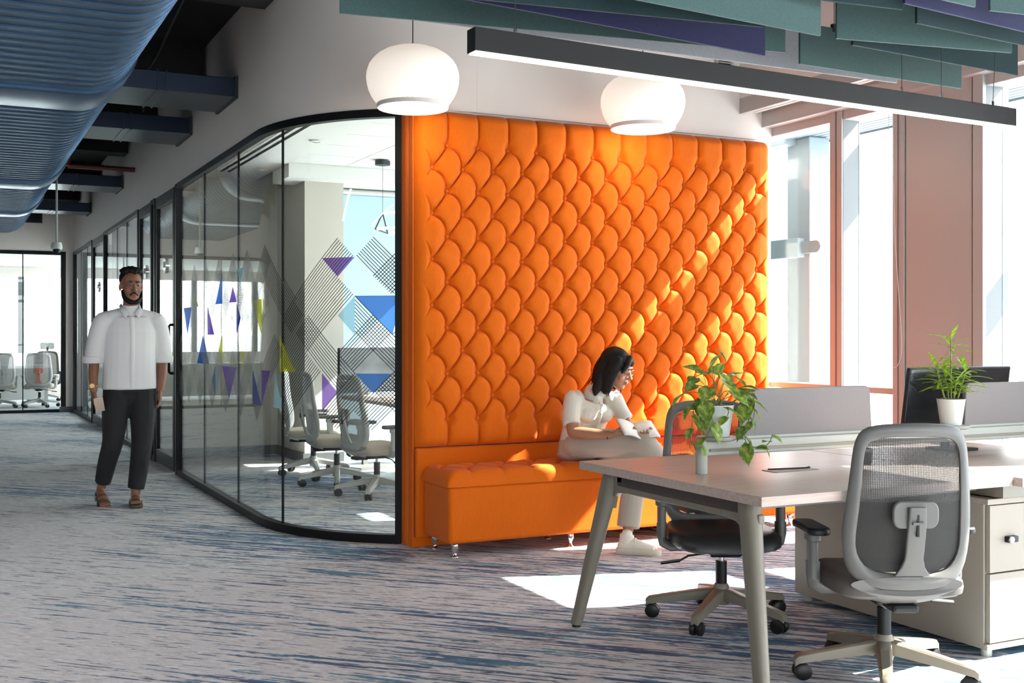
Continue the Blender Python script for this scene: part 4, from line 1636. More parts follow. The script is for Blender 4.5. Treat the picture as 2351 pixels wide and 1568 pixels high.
def leaf_mesh(name, L_, W_, m, heart=True, fold=.25, droop=.25, n=8):
    """leaf along +y from its stalk, with midrib fold and droop"""
    vs, fs = [], []
    for k in range(n + 1):
        u = k / n
        if heart:
            w_ = W_ * (math.sin(PI * min(1, u * .9 + .14)) ** .8) * (1 - u ** 5) if u < 1 else 0
            if k == 0:
                w_ = W_ * .30
        else:
            w_ = W_ * math.sin(PI * (u * .93 + .05)) ** .7 if u < 1 else 0
        back = -.10 * L_ if heart and k == 0 else 0
        y_ = u * L_
        z_ = -droop * L_ * u * u
        for q in (-1, -.5, 0, .5, 1):
            vs.append((q * w_, y_ + (back if abs(q) == 1 else 0), z_ + fold * abs(q) * w_ + .0))
    for k in range(n):
        for q in range(4):
            a = k * 5 + q
            fs.append((a, a + 1, a + 6, a + 5))
    mb = MB().add(vs, fs)
    me = mb.mesh(name)
    me.materials.append(MATS[m])
    me.polygons.foreach_set('use_smooth', [True] * len(me.polygons))
    return me


def orient(d, roll_=0):
    d = V(d).normalized()
    q = d.to_track_quat('Y', 'Z')
    return (q @ Quaternion((0, 1, 0), roll_)).to_euler()


rg = random.Random(11)
po = thing('potted_pothos', 'trailing heart leaf plant in a white pot on the near tray', 'potted plant', (2.812, 3.765, .889))
pot(po, .050, .068, .128)
lp = [leaf_mesh('leaf', .092, .036, 'leaf_pothos'), leaf_mesh('leaf', .07, .028, 'leaf_pothos_dark', droop=.35), leaf_mesh('leaf', .055, .022, 'leaf_pothos')]
stems = []
# upright crown
CR = V((.812, -.09, 0)) * 0
fwd2 = V((math.sin(R(26.5)), math.cos(R(26.5)), 0))
rgt2 = V((math.cos(R(26.5)), -math.sin(R(26.5)), 0))
tips = [(-.02, .02, .275), (.035, .0, .305), (-.055, .02, .255), (-.09, -.03, .21), (.07, .02, .245), (.02, -.06, .225), (-.04, -.05, .20), (.10, -.02, .20), (.06, .07, .235), (-.02, .08, .25),
        (-.13, .0, .175), (.12, .05, .17), (.015, -.02, .25), (-.075, .06, .235), (.045, -.07, .185), (.0, .05, .285), (.13, -.03, .15)]
for k, (a, b, c) in enumerate(tips):
    tip = rgt2 * a + fwd2 * b + V((0, 0, c))
    base = V((rg.uniform(-.03, .03), rg.uniform(-.03, .03), .115))
    mid = (base + tip) / 2 + V((0, 0, .03)) - (tip - base).cross(V((0, 0, 1))) * .05
    pa = catmull([base, mid, tip], 5)
    MB().tube(pa, .0017, 6).build('stem', 'stem_green', po)
    d = (tip - base).normalized()
    out = V((d.x, d.y, 0))
    out = out.normalized() if out.length > .01 else rgt2
    dirv = out * .8 + V((rg.uniform(-.4, .4), rg.uniform(-.4, .4), rg.uniform(-.55, .25)))
    if k < 2:
        dirv = rgt2 * (-.3 if k else .4) + V((0, 0, .8))
    share('leaf', lp[k % 2 if k % 5 else 0], po, tip, orient(dirv, rg.uniform(-.5, .5)))
# trailing vines: (right, forward, up) points in pot frame
vines = [[(-.04, -.03, .13), (-.085, -.045, .155), (-.105, -.05, .10), (-.11, -.05, .02), (-.118, -.05, -.045)],
         [(-.03, -.05, .125), (-.06, -.085, .14), (-.035, -.095, .07), (-.07, -.10, -.01), (-.085, -.10, -.04)],
         [(.05, -.02, .13), (.105, -.03, .16), (.125, -.04, .09), (.105, -.05, .03), (.11, -.05, -.02), (.16, -.05, -.045), (.20, -.05, -.025), (.215, -.05, .01)],
         [(.05, .0, .13), (.12, .0, .17), (.15, -.01, .12), (.14, -.02, .05)],
         [(.0, -.05, .128), (.03, -.09, .11), (.012, -.095, .06)]]
for v in vines:
    pts = [rgt2 * a + fwd2 * b + V((0, 0, c)) for a, b, c in v]
    pa = catmull(pts, 6)
    MB().tube(pa, .0019, 6).build('stem', 'stem_green', po)
    m_ = len(pa)
    side = 1
    for q in range(5, m_, 4):
        p = pa[q]
        d = (pa[min(q + 1, m_ - 1)] - pa[q - 1]).normalized()
        sidev = d.cross(fwd2).normalized() * side
        side = -side
        dirv = sidev * .6 + d * .3 - fwd2 * .35 + V((0, 0, -.45))
        share('leaf', lp[2 if q > m_ * .6 else rg.choice((0, 1))], po, p, orient(dirv, rg.uniform(-.4, .4)))

dr = thing('potted_dracaena', 'upright plant with long striped leaves in a white pot', 'potted plant', (4.125, 3.755, .889))
pot(dr, .047, .062, .12)
ld = [leaf_mesh('leaf', .125, .0095, 'leaf_drac', False, .35, .35, 9), leaf_mesh('leaf', .10, .009, 'leaf_drac', False, .35, .2, 9), leaf_mesh('leaf', .085, .008, 'leaf_drac', False, .3, .5, 9)]
for (bx, by, hgt, lean, n_) in ((0, 0, .40, (.0, .0), 30), (-.022, .012, .27, (-.05, .01), 20), (.022, -.012, .25, (.05, -.01), 20), (.01, .022, .22, (.02, .04), 14), (-.01, -.024, .2, (-.03, -.04), 14)):
    top = V((bx + lean[0], by + lean[1], hgt))
    MB().tube([(bx, by, .105), ((bx + top.x) / 2, (by + top.y) / 2, (hgt + .105) / 2), top], [.0045, .004, .003], 8).build('cane', 'stem_green', dr)
    for k in range(n_):
        u = .35 + .65 * (k + .5) / n_
        if hgt > .3 and .62 < u < .8 and k % 2:
            continue
        p = V((bx, by, .105)).lerp(top, u)
        a = k * 2.4 + bx * 90
        up_ = .25 + .9 * max(0, u - .75) * 4 * .5 + rg.uniform(-.1, .2)
        dirv = V((math.cos(a), math.sin(a), up_ + (.9 if k >= n_ - 2 else 0)))
        s_ = rg.uniform(.8, 1.15)
        share('leaf', ld[k % 3], dr, p, orient(dirv), (s_, s_, s_))

# ================================================================== meeting room contents
tb = thing('meeting_table', 'long light wood meeting table behind the curved glass', 'table', (3.85, 8.85, 0), world=True)
MB().prism(rrect(1.25, 2.4, .06, 5, 3.86, 8.85), .715, .745).build('table_top', 'table_wood', tb, smooth=30, bevel=.003)
for y in (8.0, 9.7):
    MB().box(3.80, 3.92, y - .28, y + .28, .02, .715).build('pedestal', 'chair_cream', tb, smooth=0, bevel=.01)
    MB().box(3.5, 4.22, y - .3, y + .3, 0, .02).build('foot_plate', 'chair_cream', tb, smooth=0, bevel=.004)
CH_MEET = ('chair_cream', 'seat_cream', 'cream_mesh', 'cream_mesh', 'chair_cream', 'chair_dark')
make_chair('cream mesh chair nearest the orange panel at the meeting table', (3.13, 8.74, 0), R(-80), CH_MEET, group='meeting room chairs', spin=R(30), arms=True, lumbar='chair_cream')
make_chair('cream mesh chair second from the orange panel at the meeting table', (3.04, 9.52, 0), R(-95), CH_MEET, group='meeting room chairs', spin=R(60), lumbar='chair_cream')
make_chair('cream mesh chair farthest along the meeting table side', (3.08, 10.36, 0), R(-110), CH_MEET, group='meeting room chairs', spin=R(10), lumbar='chair_cream')
make_chair('cream mesh chair across the meeting table by the window', (4.75, 8.9, 0), R(95), CH_MEET, group='meeting room chairs', spin=R(40), lumbar='chair_cream')
tv = thing('display_screen', 'dark flat display on a stand at the end of the meeting table', 'display', (3.70, 10.62, 0), R(20))
MB().prism(rrect(.70, .44, .012, 3, 0, .96), -.02, .02, 'y').build('panel', 'monitor_back', tv, smooth=30)
MB().box(-.335, .335, -.0215, -.0195, .755, 1.165).build('screen', 'screen_black', tv, smooth=0)
MB().box(-.03, .03, .02, .05, .03, 1.0).build('stand_post', 'chair_dark', tv, smooth=0)
MB().prism(rrect(.5, .4, .03, 4), 0, .03).build('stand_base', 'chair_dark', tv, smooth=30)

bl = thing('roller_blind', 'pale blue roller blind on the meeting room end wall', 'blind', (4.5, 11.6, 1), world=True)
MB().box(3.70, 5.30, 11.598, 11.606, .10, 2.80).build('fabric', 'blind_blue', bl, smooth=0)
MB().cyl((3.68, 11.585, 2.83), (5.32, 11.585, 2.83), .028, n=14).build('tube', 'chair_cream', bl)
MB().box(3.70, 5.30, 11.592, 11.612, .085, .11).build('bottom_bar', 'chair_cream', bl, smooth=0)

tl = thing('triangle_pendant', 'triangular frame pendant lamp with glowing tubes over the meeting table', 'pendant lamp', (3.80, 10.45, 2.30), R(0))
Lp = 1.5
dirp = V((.42, -.9, 0)).normalized()
nrm = V((.9, .42, 0)).normalized()
c3 = [nrm * 0 + V((0, 0, .19)), nrm * -.10 + V((0, 0, .03)), nrm * .07 + V((0, 0, 0))]
for e_ in (0, 1):
    pts = [p + dirp * Lp * e_ for p in c3]
    for a, b in zip(pts, pts[1:] + pts[:1]):
        MB().cyl(a, b, .007, n=8).build('frame_bar', 'dark_steel', tl)
    MB().cyl(pts[0], pts[0] + V((0, 0, 3.0 - 2.30 - .19)), .002, n=6).build('cable', 'dark_steel', tl)
for p in c3:
    MB().cyl(p + dirp * .03, p + dirp * (Lp - .03), .013, n=12).build('light_tube', 'led_soft', tl)
MB().cyl((0, 0, .66), (0, 0, .70), .075, n=24).build('ceiling_rose', 'dark_steel', tl)

sd_ = thing('slot_diffuser', 'long black double slot air diffuser in the meeting room ceiling', 'diffuser', (2.56, 9.9, 2.99), world=True)
MB().box(2.48, 2.64, 7.9, 11.8, 2.990, 2.9995).build('flange', 'white_ceiling', sd_, smooth=0)
for x in (2.505, 2.58):
    MB().box(x, x + .035, 7.92, 11.78, 2.987, 2.992).build('slot', 'black_metal', sd_, smooth=0)
for x, y, lb in ((3.0 - .12, 11.5, 'round recessed downlight at the meeting room back wall'), (3.0 - .12, 9.6, 'round recessed downlight beside the slot diffuser')):
    t = thing('downlight', lb, 'downlight', (x, y, 2.985))
    MB().lathe([(.035, 0), (.055, .002), (.056, .014), (.035, .014)], 24).build('trim_ring', 'white_ceiling', t)
    MB().lathe([(.001, .006), (.036, .006), (.036, .012), (.001, .012)], 20).build('lens', 'lamp_cloth', t)
sm_ = thing('smoke_detector', 'white smoke detector on the meeting room ceiling tiles', 'smoke detector', (3.75, 9.6, 2.962))
MB().lathe([(.001, 0), (.03, 0), (.045, .012), (.05, .035), (.055, .04), (.055, .05), (.001, .05)], 24).build('housing', 'pot_white', sm_)
MB().cyl((0, 0, -.006), (0, 0, .002), .02, n=16).build('sensor', 'chair_cream', sm_)

# ---- room at the corridor end
ft_ = thing('work_table', 'white table in the glazed room at the corridor end', 'table', (0, 23.2, 0), world=True)
MB().box(-2.6, 1.75, 22.7, 23.9, .71, .74).build('table_top', 'white_ceiling', ft_, smooth=0, bevel=.003)
MB().box(-2.5, 1.65, 23.28, 23.32, .08, .71).build('modesty_panel', 'white_ceiling', ft_, smooth=0)
for x in (-2.5, 1.65):
    for y in (22.8, 23.8):
        MB().box(x - .03, x + .03, y - .03, y + .03, 0, .71).build('leg', 'chair_cream', ft_, smooth=0)
CH_FAR = ('chair_cream', 'seat_cream', 'cream_mesh', 'cream_mesh', 'chair_cream', 'chair_cream')
CH_FAR2 = ('chair_dark', 'seat_black', 'chair_mesh', 'chair_mesh', 'chair_cream', 'black_plastic')
make_chair('pale mesh chair with red lumbar pad in the end room', (1.50, 22.25, 0), R(-8), CH_FAR, group='end room chairs', spin=R(10), lumbar='pink_pad')
make_chair('pale mesh chair at the left picture edge in the end room', (.84, 22.3, 0), R(5), CH_FAR, group='end room chairs', spin=R(30), lumbar='chair_cream')
make_chair('dark mesh chair with headrest across the end room table', (1.75, 24.3, 0), R(170), CH_FAR2, group='end room chairs', spin=R(0), head=True, lumbar='chair_dark')

# ---- roller blind chain at the window
ch = thing('blind_chain', 'thin white blind chain hanging in a loop at the window', 'blind chain', (5.28, 5.25, 1.12), world=True)
pts = [(5.29, 5.30, 2.88), (5.285, 5.33, 2.0), (5.28, 5.37, 1.40), (5.28, 5.375, 1.20), (5.28, 5.34, 1.12), (5.28, 5.28, 1.095), (5.28, 5.22, 1.12), (5.28, 5.19, 1.22), (5.285, 5.21, 1.45), (5.29, 5.26, 2.0), (5.29, 5.275, 2.88)]
MB().tube(catmull(pts, 8), .0022, 6).build('chain', 'pot_white', ch)
MB().cyl((5.29, 5.287, 2.87), (5.29, 5.287, 2.90), .02, n=12).build('clutch', 'pot_white', ch)

# ================================================================== people
def remesh(mb, name, voxel, smooth=6, fac=.5, adapt=0):
    me = mb.mesh(name)
    bm = bmesh.new()
    bm.from_mesh(me)
    bmesh.ops.recalc_face_normals(bm, faces=bm.faces)
    bm.to_mesh(me)
    bm.free()
    ob = bpy.data.objects.new('tmp', me)
    COL.objects.link(ob)
    md = ob.modifiers.new('r', 'REMESH')
    md.mode = 'VOXEL'
    md.voxel_size = voxel
    if smooth:
        sm = ob.modifiers.new('s', 'SMOOTH')
        sm.factor = fac
        sm.iterations = smooth
    dg = bpy.context.evaluated_depsgraph_get()
    res = bpy.data.meshes.new_from_object(ob.evaluated_get(dg))
    bpy.data.objects.remove(ob)
    res.name = name
    return res


def limb(mb, pts, rad, n=16, sub=4, T=None, ends=True, e0=False):
    """tapered rounded limb through joints; rad entries may be (a, b)"""
    P = catmull(pts, sub)
    rr = []
    for i in range(len(pts) - 1):
        for k in range(sub):
            t = k / sub
            a, b = rad[i], rad[i + 1]
            if not isinstance(a, tuple):
                a = (a, a)
            if not isinstance(b, tuple):
                b = (b, b)
            rr.append((a[0] + (b[0] - a[0]) * t, a[1] + (b[1] - a[1]) * t))
    a = rad[-1]
    rr.append(a if isinstance(a, tuple) else (a, a))
    mb.tube(P, rr, n, upv=(1, .001, .002), T=T)
    for p, r in ((pts[0], rr[0]), (pts[-1], rr[-1])) if ends else (((pts[0], rr[0]),) if e0 else ()):
        q = min(r)
        mb.sph(p, q * .98, 12, 8, T=T)


def head_mb(mb, T):
    mb.sph((0, .014, .035), (.073, .092, .086), 24, 16, T)
    mb.sph((0, -.018, -.015), (.062, .073, .095), 24, 16, T)
    mb.sph((0, -.045, -.070), (.046, .042, .044), 16, 12, T)
    mb.sph((0, -.068, -.094), (.024, .020, .018), 12, 8, T)
    for s_ in (-1, 1):
        mb.sph((s_ * .036, -.060, -.022), (.024, .022, .026), 12, 8, T)
        mb.sph((s_ * .028, -.084, .036), (.026, .010, .008), 12, 8, T)
        mb.sph((s_ * .076, .012, -.004), (.009, .019, .031), 12, 8, T)
    mb.tube([(0, -.088, .022), (0, -.100, .0), (0, -.113, -.020), (0, -.100, -.030)], [.007, .009, .013, .008], 10, T=T)
    for s_ in (-1, 1):
        mb.sph((s_ * .011, -.098, -.024), (.009, .010, .008), 8, 6, T)
    mb.sph((0, -.089, -.052), (.022, .010, .007), 12, 8, T)
    mb.sph((0, -.087, -.063), (.019, .010, .007), 12, 8, T)


def face_parts(p, T):
    """eyes, brows and lips as children of the person"""
    def part(nm, m, fn):
        mb = MB()
        fn(mb)
        mb.build(nm, m, p)
    for s_ in (-1, 1):
        part('eye', 'eye', lambda mb: mb.sph((s_ * .030, -.0815, .012), (.0115, .0075, .0055), 12, 8, T))
        part('iris', 'hair', lambda mb: mb.sph((s_ * .030, -.0885, .011), (.0055, .003, .0055), 10, 6, T))
        part('eyebrow', 'hair', lambda mb: mb.tube([(s_ * .012, -.094, .034), (s_ * .030, -.093, .040), (s_ * .050, -.080, .034)], [(.004, .003), (.0045, .003), (.002, .002)], 8, T=T))
    part('lips', 'lip', lambda mb: (mb.sph((0, -.0935, -.052), (.021, .008, .005), 12, 8, T), mb.sph((0, -.092, -.0605), (.018, .008, .006), 12, 8, T)))


def hand_mb(mb, T, side, curl=.5, spread=.010, thumb_in=.2):
    """palm lies in the xy plane, fingers along -y, palm faces -z; side = +1 puts the thumb at +x"""
    mb.sph((0, -.045, 0), (.041, .052, .0155), 16, 10, T)
    mb.sph((side * .022, -.03, -.006), (.022, .034, .015), 12, 8, T)
    for k, (x, L_) in enumerate(((-.031, .056), (-.0105, .070), (.0105, .076), (.031, .068))):
        x = x * side
        p = V((x, -.082, 0))
        a = curl * .35
        pts = [V((x * .8, -.055, 0)), p]
        for q, f in enumerate((.46, .31, .23)):
            d = V((x * .25, -math.cos(a), -math.sin(a)))
            p = p + d * (L_ * f)
            pts.append(p)
            a += curl * .95
        mb.tube(pts, [.0095, .0092, .0086, .0078, .0066], 10, T=T)
        mb.sph(pts[-1], .0066, 8, 6, T)
    tp = [V((side * .026, -.018, -.004)), V((side * .046, -.040, -.010 - thumb_in * .02)), V((side * .053, -.066, -.016 - thumb_in * .05)), V((side * .048, -.088, -.020 - thumb_in * .07))]
    mb.tube(tp, [.014, .0115, .0098, .0078], 10, T=T)
    mb.sph(tp[-1], .0078, 8, 6, T)


def frame_T(o, ydir, zdir):
    """matrix whose local +y is ydir and local +z close to zdir"""
    yv = V(ydir).normalized()
    zv = V(zdir)
    zv = (zv - yv * zv.dot(yv)).normalized()
    xv = yv.cross(zv)
    m = MX((xv, yv, zv)).transposed().to_4x4()
    m.translation = V(o)
    return m


def person(label, loc):
    return thing('person', label, 'person', loc, world=True)


# ---------------------------------------------------------------- woman reading on the bench (faces -y)
wo = person('woman with dark shoulder length hair in cream knit shirt reading on the bench', (3.62, 6.15, 0))
hT = MX.Translation((3.735, 6.035, 1.090)) @ MX.Rotation(R(33), 4, 'Z') @ MX.Rotation(R(-8), 4, 'Y') @ MX.Rotation(R(22), 4, 'X')
sk = MB()
head_mb(sk, hT)
limb(sk, [(3.66, 6.17, .93), (3.69, 6.12, .985), (3.72, 6.07, 1.04)], [.052, .046, .046])
# trunk
limb(sk, [(3.60, 6.25, .575), (3.61, 6.245, .68), (3.635, 6.215, .80), (3.655, 6.185, .90)], [(.135, .095), (.118, .088), (.132, .092), (.110, .068)], 20, ends=False)
# arms: shoulder, elbow, wrist
SL, EL, WLp = (3.505, 6.17, .905), (3.455, 6.09, .705), (3.63, 5.90, .690)
SR, ER, WR = (3.785, 6.145, .905), (3.845, 6.06, .72), (3.838, 5.86, .70)
limb(sk, [SL, ((SL[0] + EL[0]) / 2 - .01, 6.14, .805), EL], [.038, .037, .035])
limb(sk, [EL, ((EL[0] + WLp[0]) / 2, (EL[1] + WLp[1]) / 2, .697), WLp], [.037, .034, .024])
limb(sk, [SR, (3.82, 6.11, .81), ER], [.038, .037, .035])
limb(sk, [ER, (3.85, 5.95, .707), WR], [.037, .033, .024])
tL = frame_T(WLp, V(WLp) - V((3.735, 5.80, .705)), (.25, .2, 1))
hand_mb(sk, frame_T(WLp, V(WLp) - V((3.735, 5.815, .70)), (-.25, -.55, -.8)), 1, .55)
hand_mb(sk, frame_T(WR, V(WR) - V((3.775, 5.775, .69)), (.2, -.25, -.9)), -1, .6)
# legs inside the trousers, ankles
HL, KL, AL = (3.69, 6.20, .598), (3.755, 5.80, .56), (3.635, 5.745, .12)
HR, KR, AR = (3.54, 6.20, .600), (3.775, 5.765, .640), (3.925, 5.66, .330)
limb(sk, [HL, ((HL[0] + KL[0]) / 2, 6.0, .565), KL], [.075, .068, .05])
limb(sk, [KL, (3.70, 5.78, .35), AL, (3.64, 5.735, .07)], [.05, .048, .03, .03])
limb(sk, [HR, (3.65, 5.99, .63), KR], [.075, .068, .05])
limb(sk, [KR, (3.86, 5.70, .50), AR], [.05, .047, .03])
bd = link('body', remesh(sk, 'body', .0048, 5), 'skin_f', None, smooth=180)
bd.data.transform(MX.Translation(-WL[wo.name]))
bd.parent = wo
face_parts(wo, hT)
# shirt
sh_ = MB()
limb(sh_, [(3.605, 6.25, .585), (3.61, 6.245, .68), (3.635, 6.215, .80), (3.655, 6.185, .895)], [(.150, .118), (.136, .104), (.150, .108), (.135, .086)], 24, ends=False)
sh_.sph((3.59, 6.135, .80), (.062, .050, .052), 14, 10)
sh_.sph((3.70, 6.125, .80), (.062, .050, .052), 14, 10)
limb(sh_, [(3.53, 6.17, .905), SL, (3.472, 6.140, .805), (3.458, 6.108, .745)], [.052, .058, .058, .056], ends=False, e0=True)
limb(sh_, [(3.765, 6.155, .905), SR, (3.815, 6.115, .82), (3.835, 6.08, .765)], [.052, .056, .054, .053], ends=False, e0=True)
limb(sh_, [(3.655, 6.17, .93), (3.672, 6.145, .958)], [.068, .056])
so_ = link('shirt', remesh(sh_, 'shirt', .0065, 5), 'cream_shirt', None, smooth=180)
so_.data.transform(MX.Translation(-WL[wo.name]))
so_.parent = wo
# open collar and button band
cl_ = MB()
for s_ in (-1, 1):
    a = V((3.672 + s_ * .052, 6.115, .965))
    vs = [a, a + V((-s_ * .045, -.045, -.045)), a + V((-s_ * .005, -.062, -.075)), a + V((s_ * .03, -.030, -.030)), a + V((s_ * .012, .05, .0))]
    cl_.add(vs, [(0, 1, 2, 3), (0, 3, 4)])
co_ = cl_.build('collar', 'cream_shirt', wo, solid=.006, fixn=False)
bb = MB()
bb.tube(catmull([(3.655, 6.085, .905), (3.652, 6.072, .85), (3.645, 6.082, .78), (3.632, 6.118, .70), (3.62, 6.125, .64)], 4), [(.012, .004)] * 17, 8, upv=(1, 0, 0))
bb.build('button_band', 'cream_shirt', wo)
for x, y, z in ((3.654, 6.066, .865), (3.649, 6.070, .81), (3.640, 6.092, .755)):
    MB().sph((x, y, z), (.006, .004, .006), 10, 6).build('button', 'chair_cream', wo)
# trousers: wide cut
tr_ = MB()
limb(tr_, [(3.60, 6.25, .512), (3.60, 6.25, .545), (3.60, 6.25, .64)], [(.125, .095), (.158, .120), (.140, .105)], 24, ends=False)
limb(tr_, [HL, (3.725, 6.0, .585), KL], [.088, .084, .074])
limb(tr_, [KL, (3.70, 5.785, .36), (3.645, 5.755, .15)], [.074, .072, .070], ends=False, e0=True)
limb(tr_, [HR, (3.65, 5.985, .640), KR], [.090, .086, .074])
limb(tr_, [KR, (3.85, 5.715, .52), (3.905, 5.675, .385)], [.074, .072, .068], ends=False, e0=True)
to_ = link('trousers', remesh(tr_, 'trousers', .0065, 6), 'cream_trouser', None, smooth=180)
to_.data.transform(MX.Translation(-WL[wo.name]))
to_.parent = wo
# hair: cap, back fall and side locks
hm = MB()
hm.sph((0, .022, .045), (.084, .100, .092), 24, 16, hT)
limb(hm, [(-.062, -.022, .080), (-.085, -.012, .02), (-.088, .0, -.06), (-.078, -.005, -.135)], [(.024, .034), (.026, .045), (.030, .05), (.022, .035)], 14, 4, hT)
limb(hm, [(.062, -.02, .080), (.084, -.005, .02), (.088, .01, -.06), (.080, .0, -.135)], [(.024, .034), (.022, .040), (.026, .045), (.02, .03)], 14, 4, hT)
limb(hm, [(0, .075, .05), (0, .092, -.03), (0, .085, -.12)], [(.075, .04), (.085, .045), (.080, .04)], 18, 4, hT)
limb(hm, [(-.05, .06, .02), (-.082, .05, -.06), (-.105, .045, -.135), (-.125, .035, -.165)], [.035, .038, .03, .012], 12, 4, hT)
limb(hm, [(0, -.065, .100), (-.045, -.078, .065), (-.068, -.070, .02)], [.020, .018, .010], 10, 4, hT)
limb(hm, [(0, -.065, .100), (.045, -.072, .065), (.068, -.06, .02)], [.020, .016, .010], 10, 4, hT)
ha = link('hair', remesh(hm, 'hair', .005, 3), 'hair', None, smooth=180)
ha.data.transform(MX.Translation(-WL[wo.name]))
ha.parent = wo
lk_ = MB()
rr_ = random.Random(5)
for k in range(46):
    a = rr_.uniform(-2.7, 2.7)
    x0, y0 = .086 * math.sin(a), .02 + .095 * math.cos(a)
    p0 = (x0 * .8, y0 * .8, .07)
    p1 = (x0 * 1.06, y0 * 1.06, -.02)
    p2 = (x0 * 1.08 + rr_.uniform(-.01, .01), y0 * 1.08, -.09)
    p3 = (x0 * 1.12 + rr_.uniform(-.02, .02), y0 * 1.12 + rr_.uniform(-.02, .02), -.15 + rr_.uniform(-.02, .02))
    if y0 < -.04:
        continue
    lk_.tube(catmull([p0, p1, p2, p3], 3), [.006, .006, .006, .006, .0055, .005, .005, .004, .003, .0015], 6, T=hT)
lk_.build('hair_locks', 'hair', wo)
# glasses
gl_ = MB()
for s_ in (-1, 1):
    gl_.tube([(s_ * .032 + .021 * math.cos(2 * PI * k / 20), -.099, .008 + .018 * math.sin(2 * PI * k / 20)) for k in range(20)], .0015, 6, loop=True, T=hT)
    gl_.tube([(s_ * .053, -.098, .012), (s_ * .072, -.06, .014), (s_ * .078, .005, .012)], .0013, 6, T=hT)
gl_.tube([(-.011, -.099, .012), (0, -.101, .016), (.011, -.099, .012)], .0013, 6, T=hT)
gl_.build('glasses', 'thin_metal', wo)
# hair tie on the wrist
MB().tube([V(WLp) + V((-.02, .024, 0)) + V((math.cos(2 * PI * k / 16) * .018, math.cos(2 * PI * k / 16) * .018, math.sin(2 * PI * k / 16) * .027)) for k in range(16)], .003, 6, loop=True).build('wrist_band', 'black_cloth', wo)


def sneaker(p, T):
    """toe along -y, sole at z = 0"""
    sole = MB()
    out = lambda s_: [(x * s_, y) for x, y in ((.0, .115), (.026, .108), (.036, .085), (.036, .03), (.040, -.03), (.046, -.085), (.042, -.125), (.024, -.15), (0, -.156), (-.024, -.15), (-.040, -.125), (-.044, -.085), (-.038, -.03), (-.036, .03), (-.036, .085), (-.026, .108))]
    sole.rings([[(x, y, z - .006 * (1 if y < -.12 else 0) * 0) for x, y in out(s_)] for s_, z in ((.92, 0), (1.02, .006), (1.06, .020), (1.0, .034))], T=T)
    so2 = sole.build('shoe_sole', 'shoe_sole', p, smooth=50)
    up_ = MB()
    limb(up_, [(0, .075, .045), (0, .02, .046), (0, -.05, .042), (0, -.115, .034)], [(.036, .034), (.037, .036), (.042, .030), (.036, .018)], 16, 4, T)
    limb(up_, [(0, .06, .05), (0, .052, .085), (0, .048, .115)], [(.034, .042), (.033, .042), (.034, .044)], 16, 3, T)
    limb(up_, [(0, .02, .075), (0, -.03, .066), (0, -.07, .052)], [(.026, .02), (.026, .016), (.02, .012)], 12, 3, T)
    me_ = remesh(up_, 'shoe_upper', .004, 4)
    ob = link('shoe_upper', me_, 'shoe_cream', None, smooth=180)
    me_.transform(MX.Translation(-WL[p.name]))
    ob.parent = p
    for k in range(4):
        y = .005 - k * .022
        z = .089 - k * .011
        MB().tube([(-.024, y, z - .012), (0, y - .006, z + .004), (.024, y, z - .012)], .003, 6, T=T).build('lace', 'pot_white', p)
    for s_ in (-1, 1):
        MB().tube(catmull([(0, .01, .094), (s_ * .03, -.005, .085), (s_ * .043, .0, .05), (s_ * .046, .005, .02)], 4), .0024, 6, T=T).build('lace_end', 'pot_white', p)


sneaker(wo, frame_T((3.66, 5.70, 0), (-.75, .66, 0), (0, 0, 1)))
sneaker(wo, frame_T((3.975, 5.605, .235), (-.42, .30, .75), (.75, -.3, .62)))
MB().tube([(3.637, 5.742, .11), (3.639, 5.738, .125)], [.034, .034], 16).build('sock', 'black_cloth', wo)

# book in her hands
bk_ = thing('book', 'open book with grey cover held by the reading woman', 'book', (3.745, 5.80, .70), world=True)


def page(sgn, name, m, off, w_=.115, h_=.175, n=8, lift=.032):
    T = MX.Translation((3.748, 5.812, .715)) @ MX.Rotation(R(-12), 4, 'Z') @ MX.Rotation(R(28), 4, 'X')

    def fn(u, v):
        x = sgn * u * w_
        z = lift * math.sin(u * PI * .62) - .012 * u + off
        if sgn < 0:
            z += .020 * u
        return (x, (v - .5) * h_, z)
    return MB().grid(n, 4, fn, T, flip=sgn < 0).build(name, m, bk_, smooth=180, solid=.006 if name == 'pages' else .003, fixn=False)


for s_ in (-1, 1):
    page(s_, 'pages', 'paper', 0)
    page(s_, 'cover', 'book_cover', -.007)

# ---------------------------------------------------------------- man walking towards the camera
mn = person('bearded man in white shirt and black trousers walking along the glass corridor', (1.22, 9.1, 0))
mT = MX.Translation((1.262, 9.07, 1.672)) @ MX.Rotation(R(4), 4, 'Z') @ MX.Rotation(R(3), 4, 'X') @ MX.Scale(1.06, 4)
mk = MB()
head_mb(mk, mT)
limb(mk, [(1.26, 9.13, 1.46), (1.26, 9.11, 1.53), (1.26, 9.09, 1.60)], [.062, .056, .056])
limb(mk, [(1.255, 9.12, .93), (1.255, 9.115, 1.10), (1.26, 9.12, 1.28), (1.26, 9.13, 1.44)], [(.150, .10), (.145, .105), (.17, .112), (.15, .085)], 20)
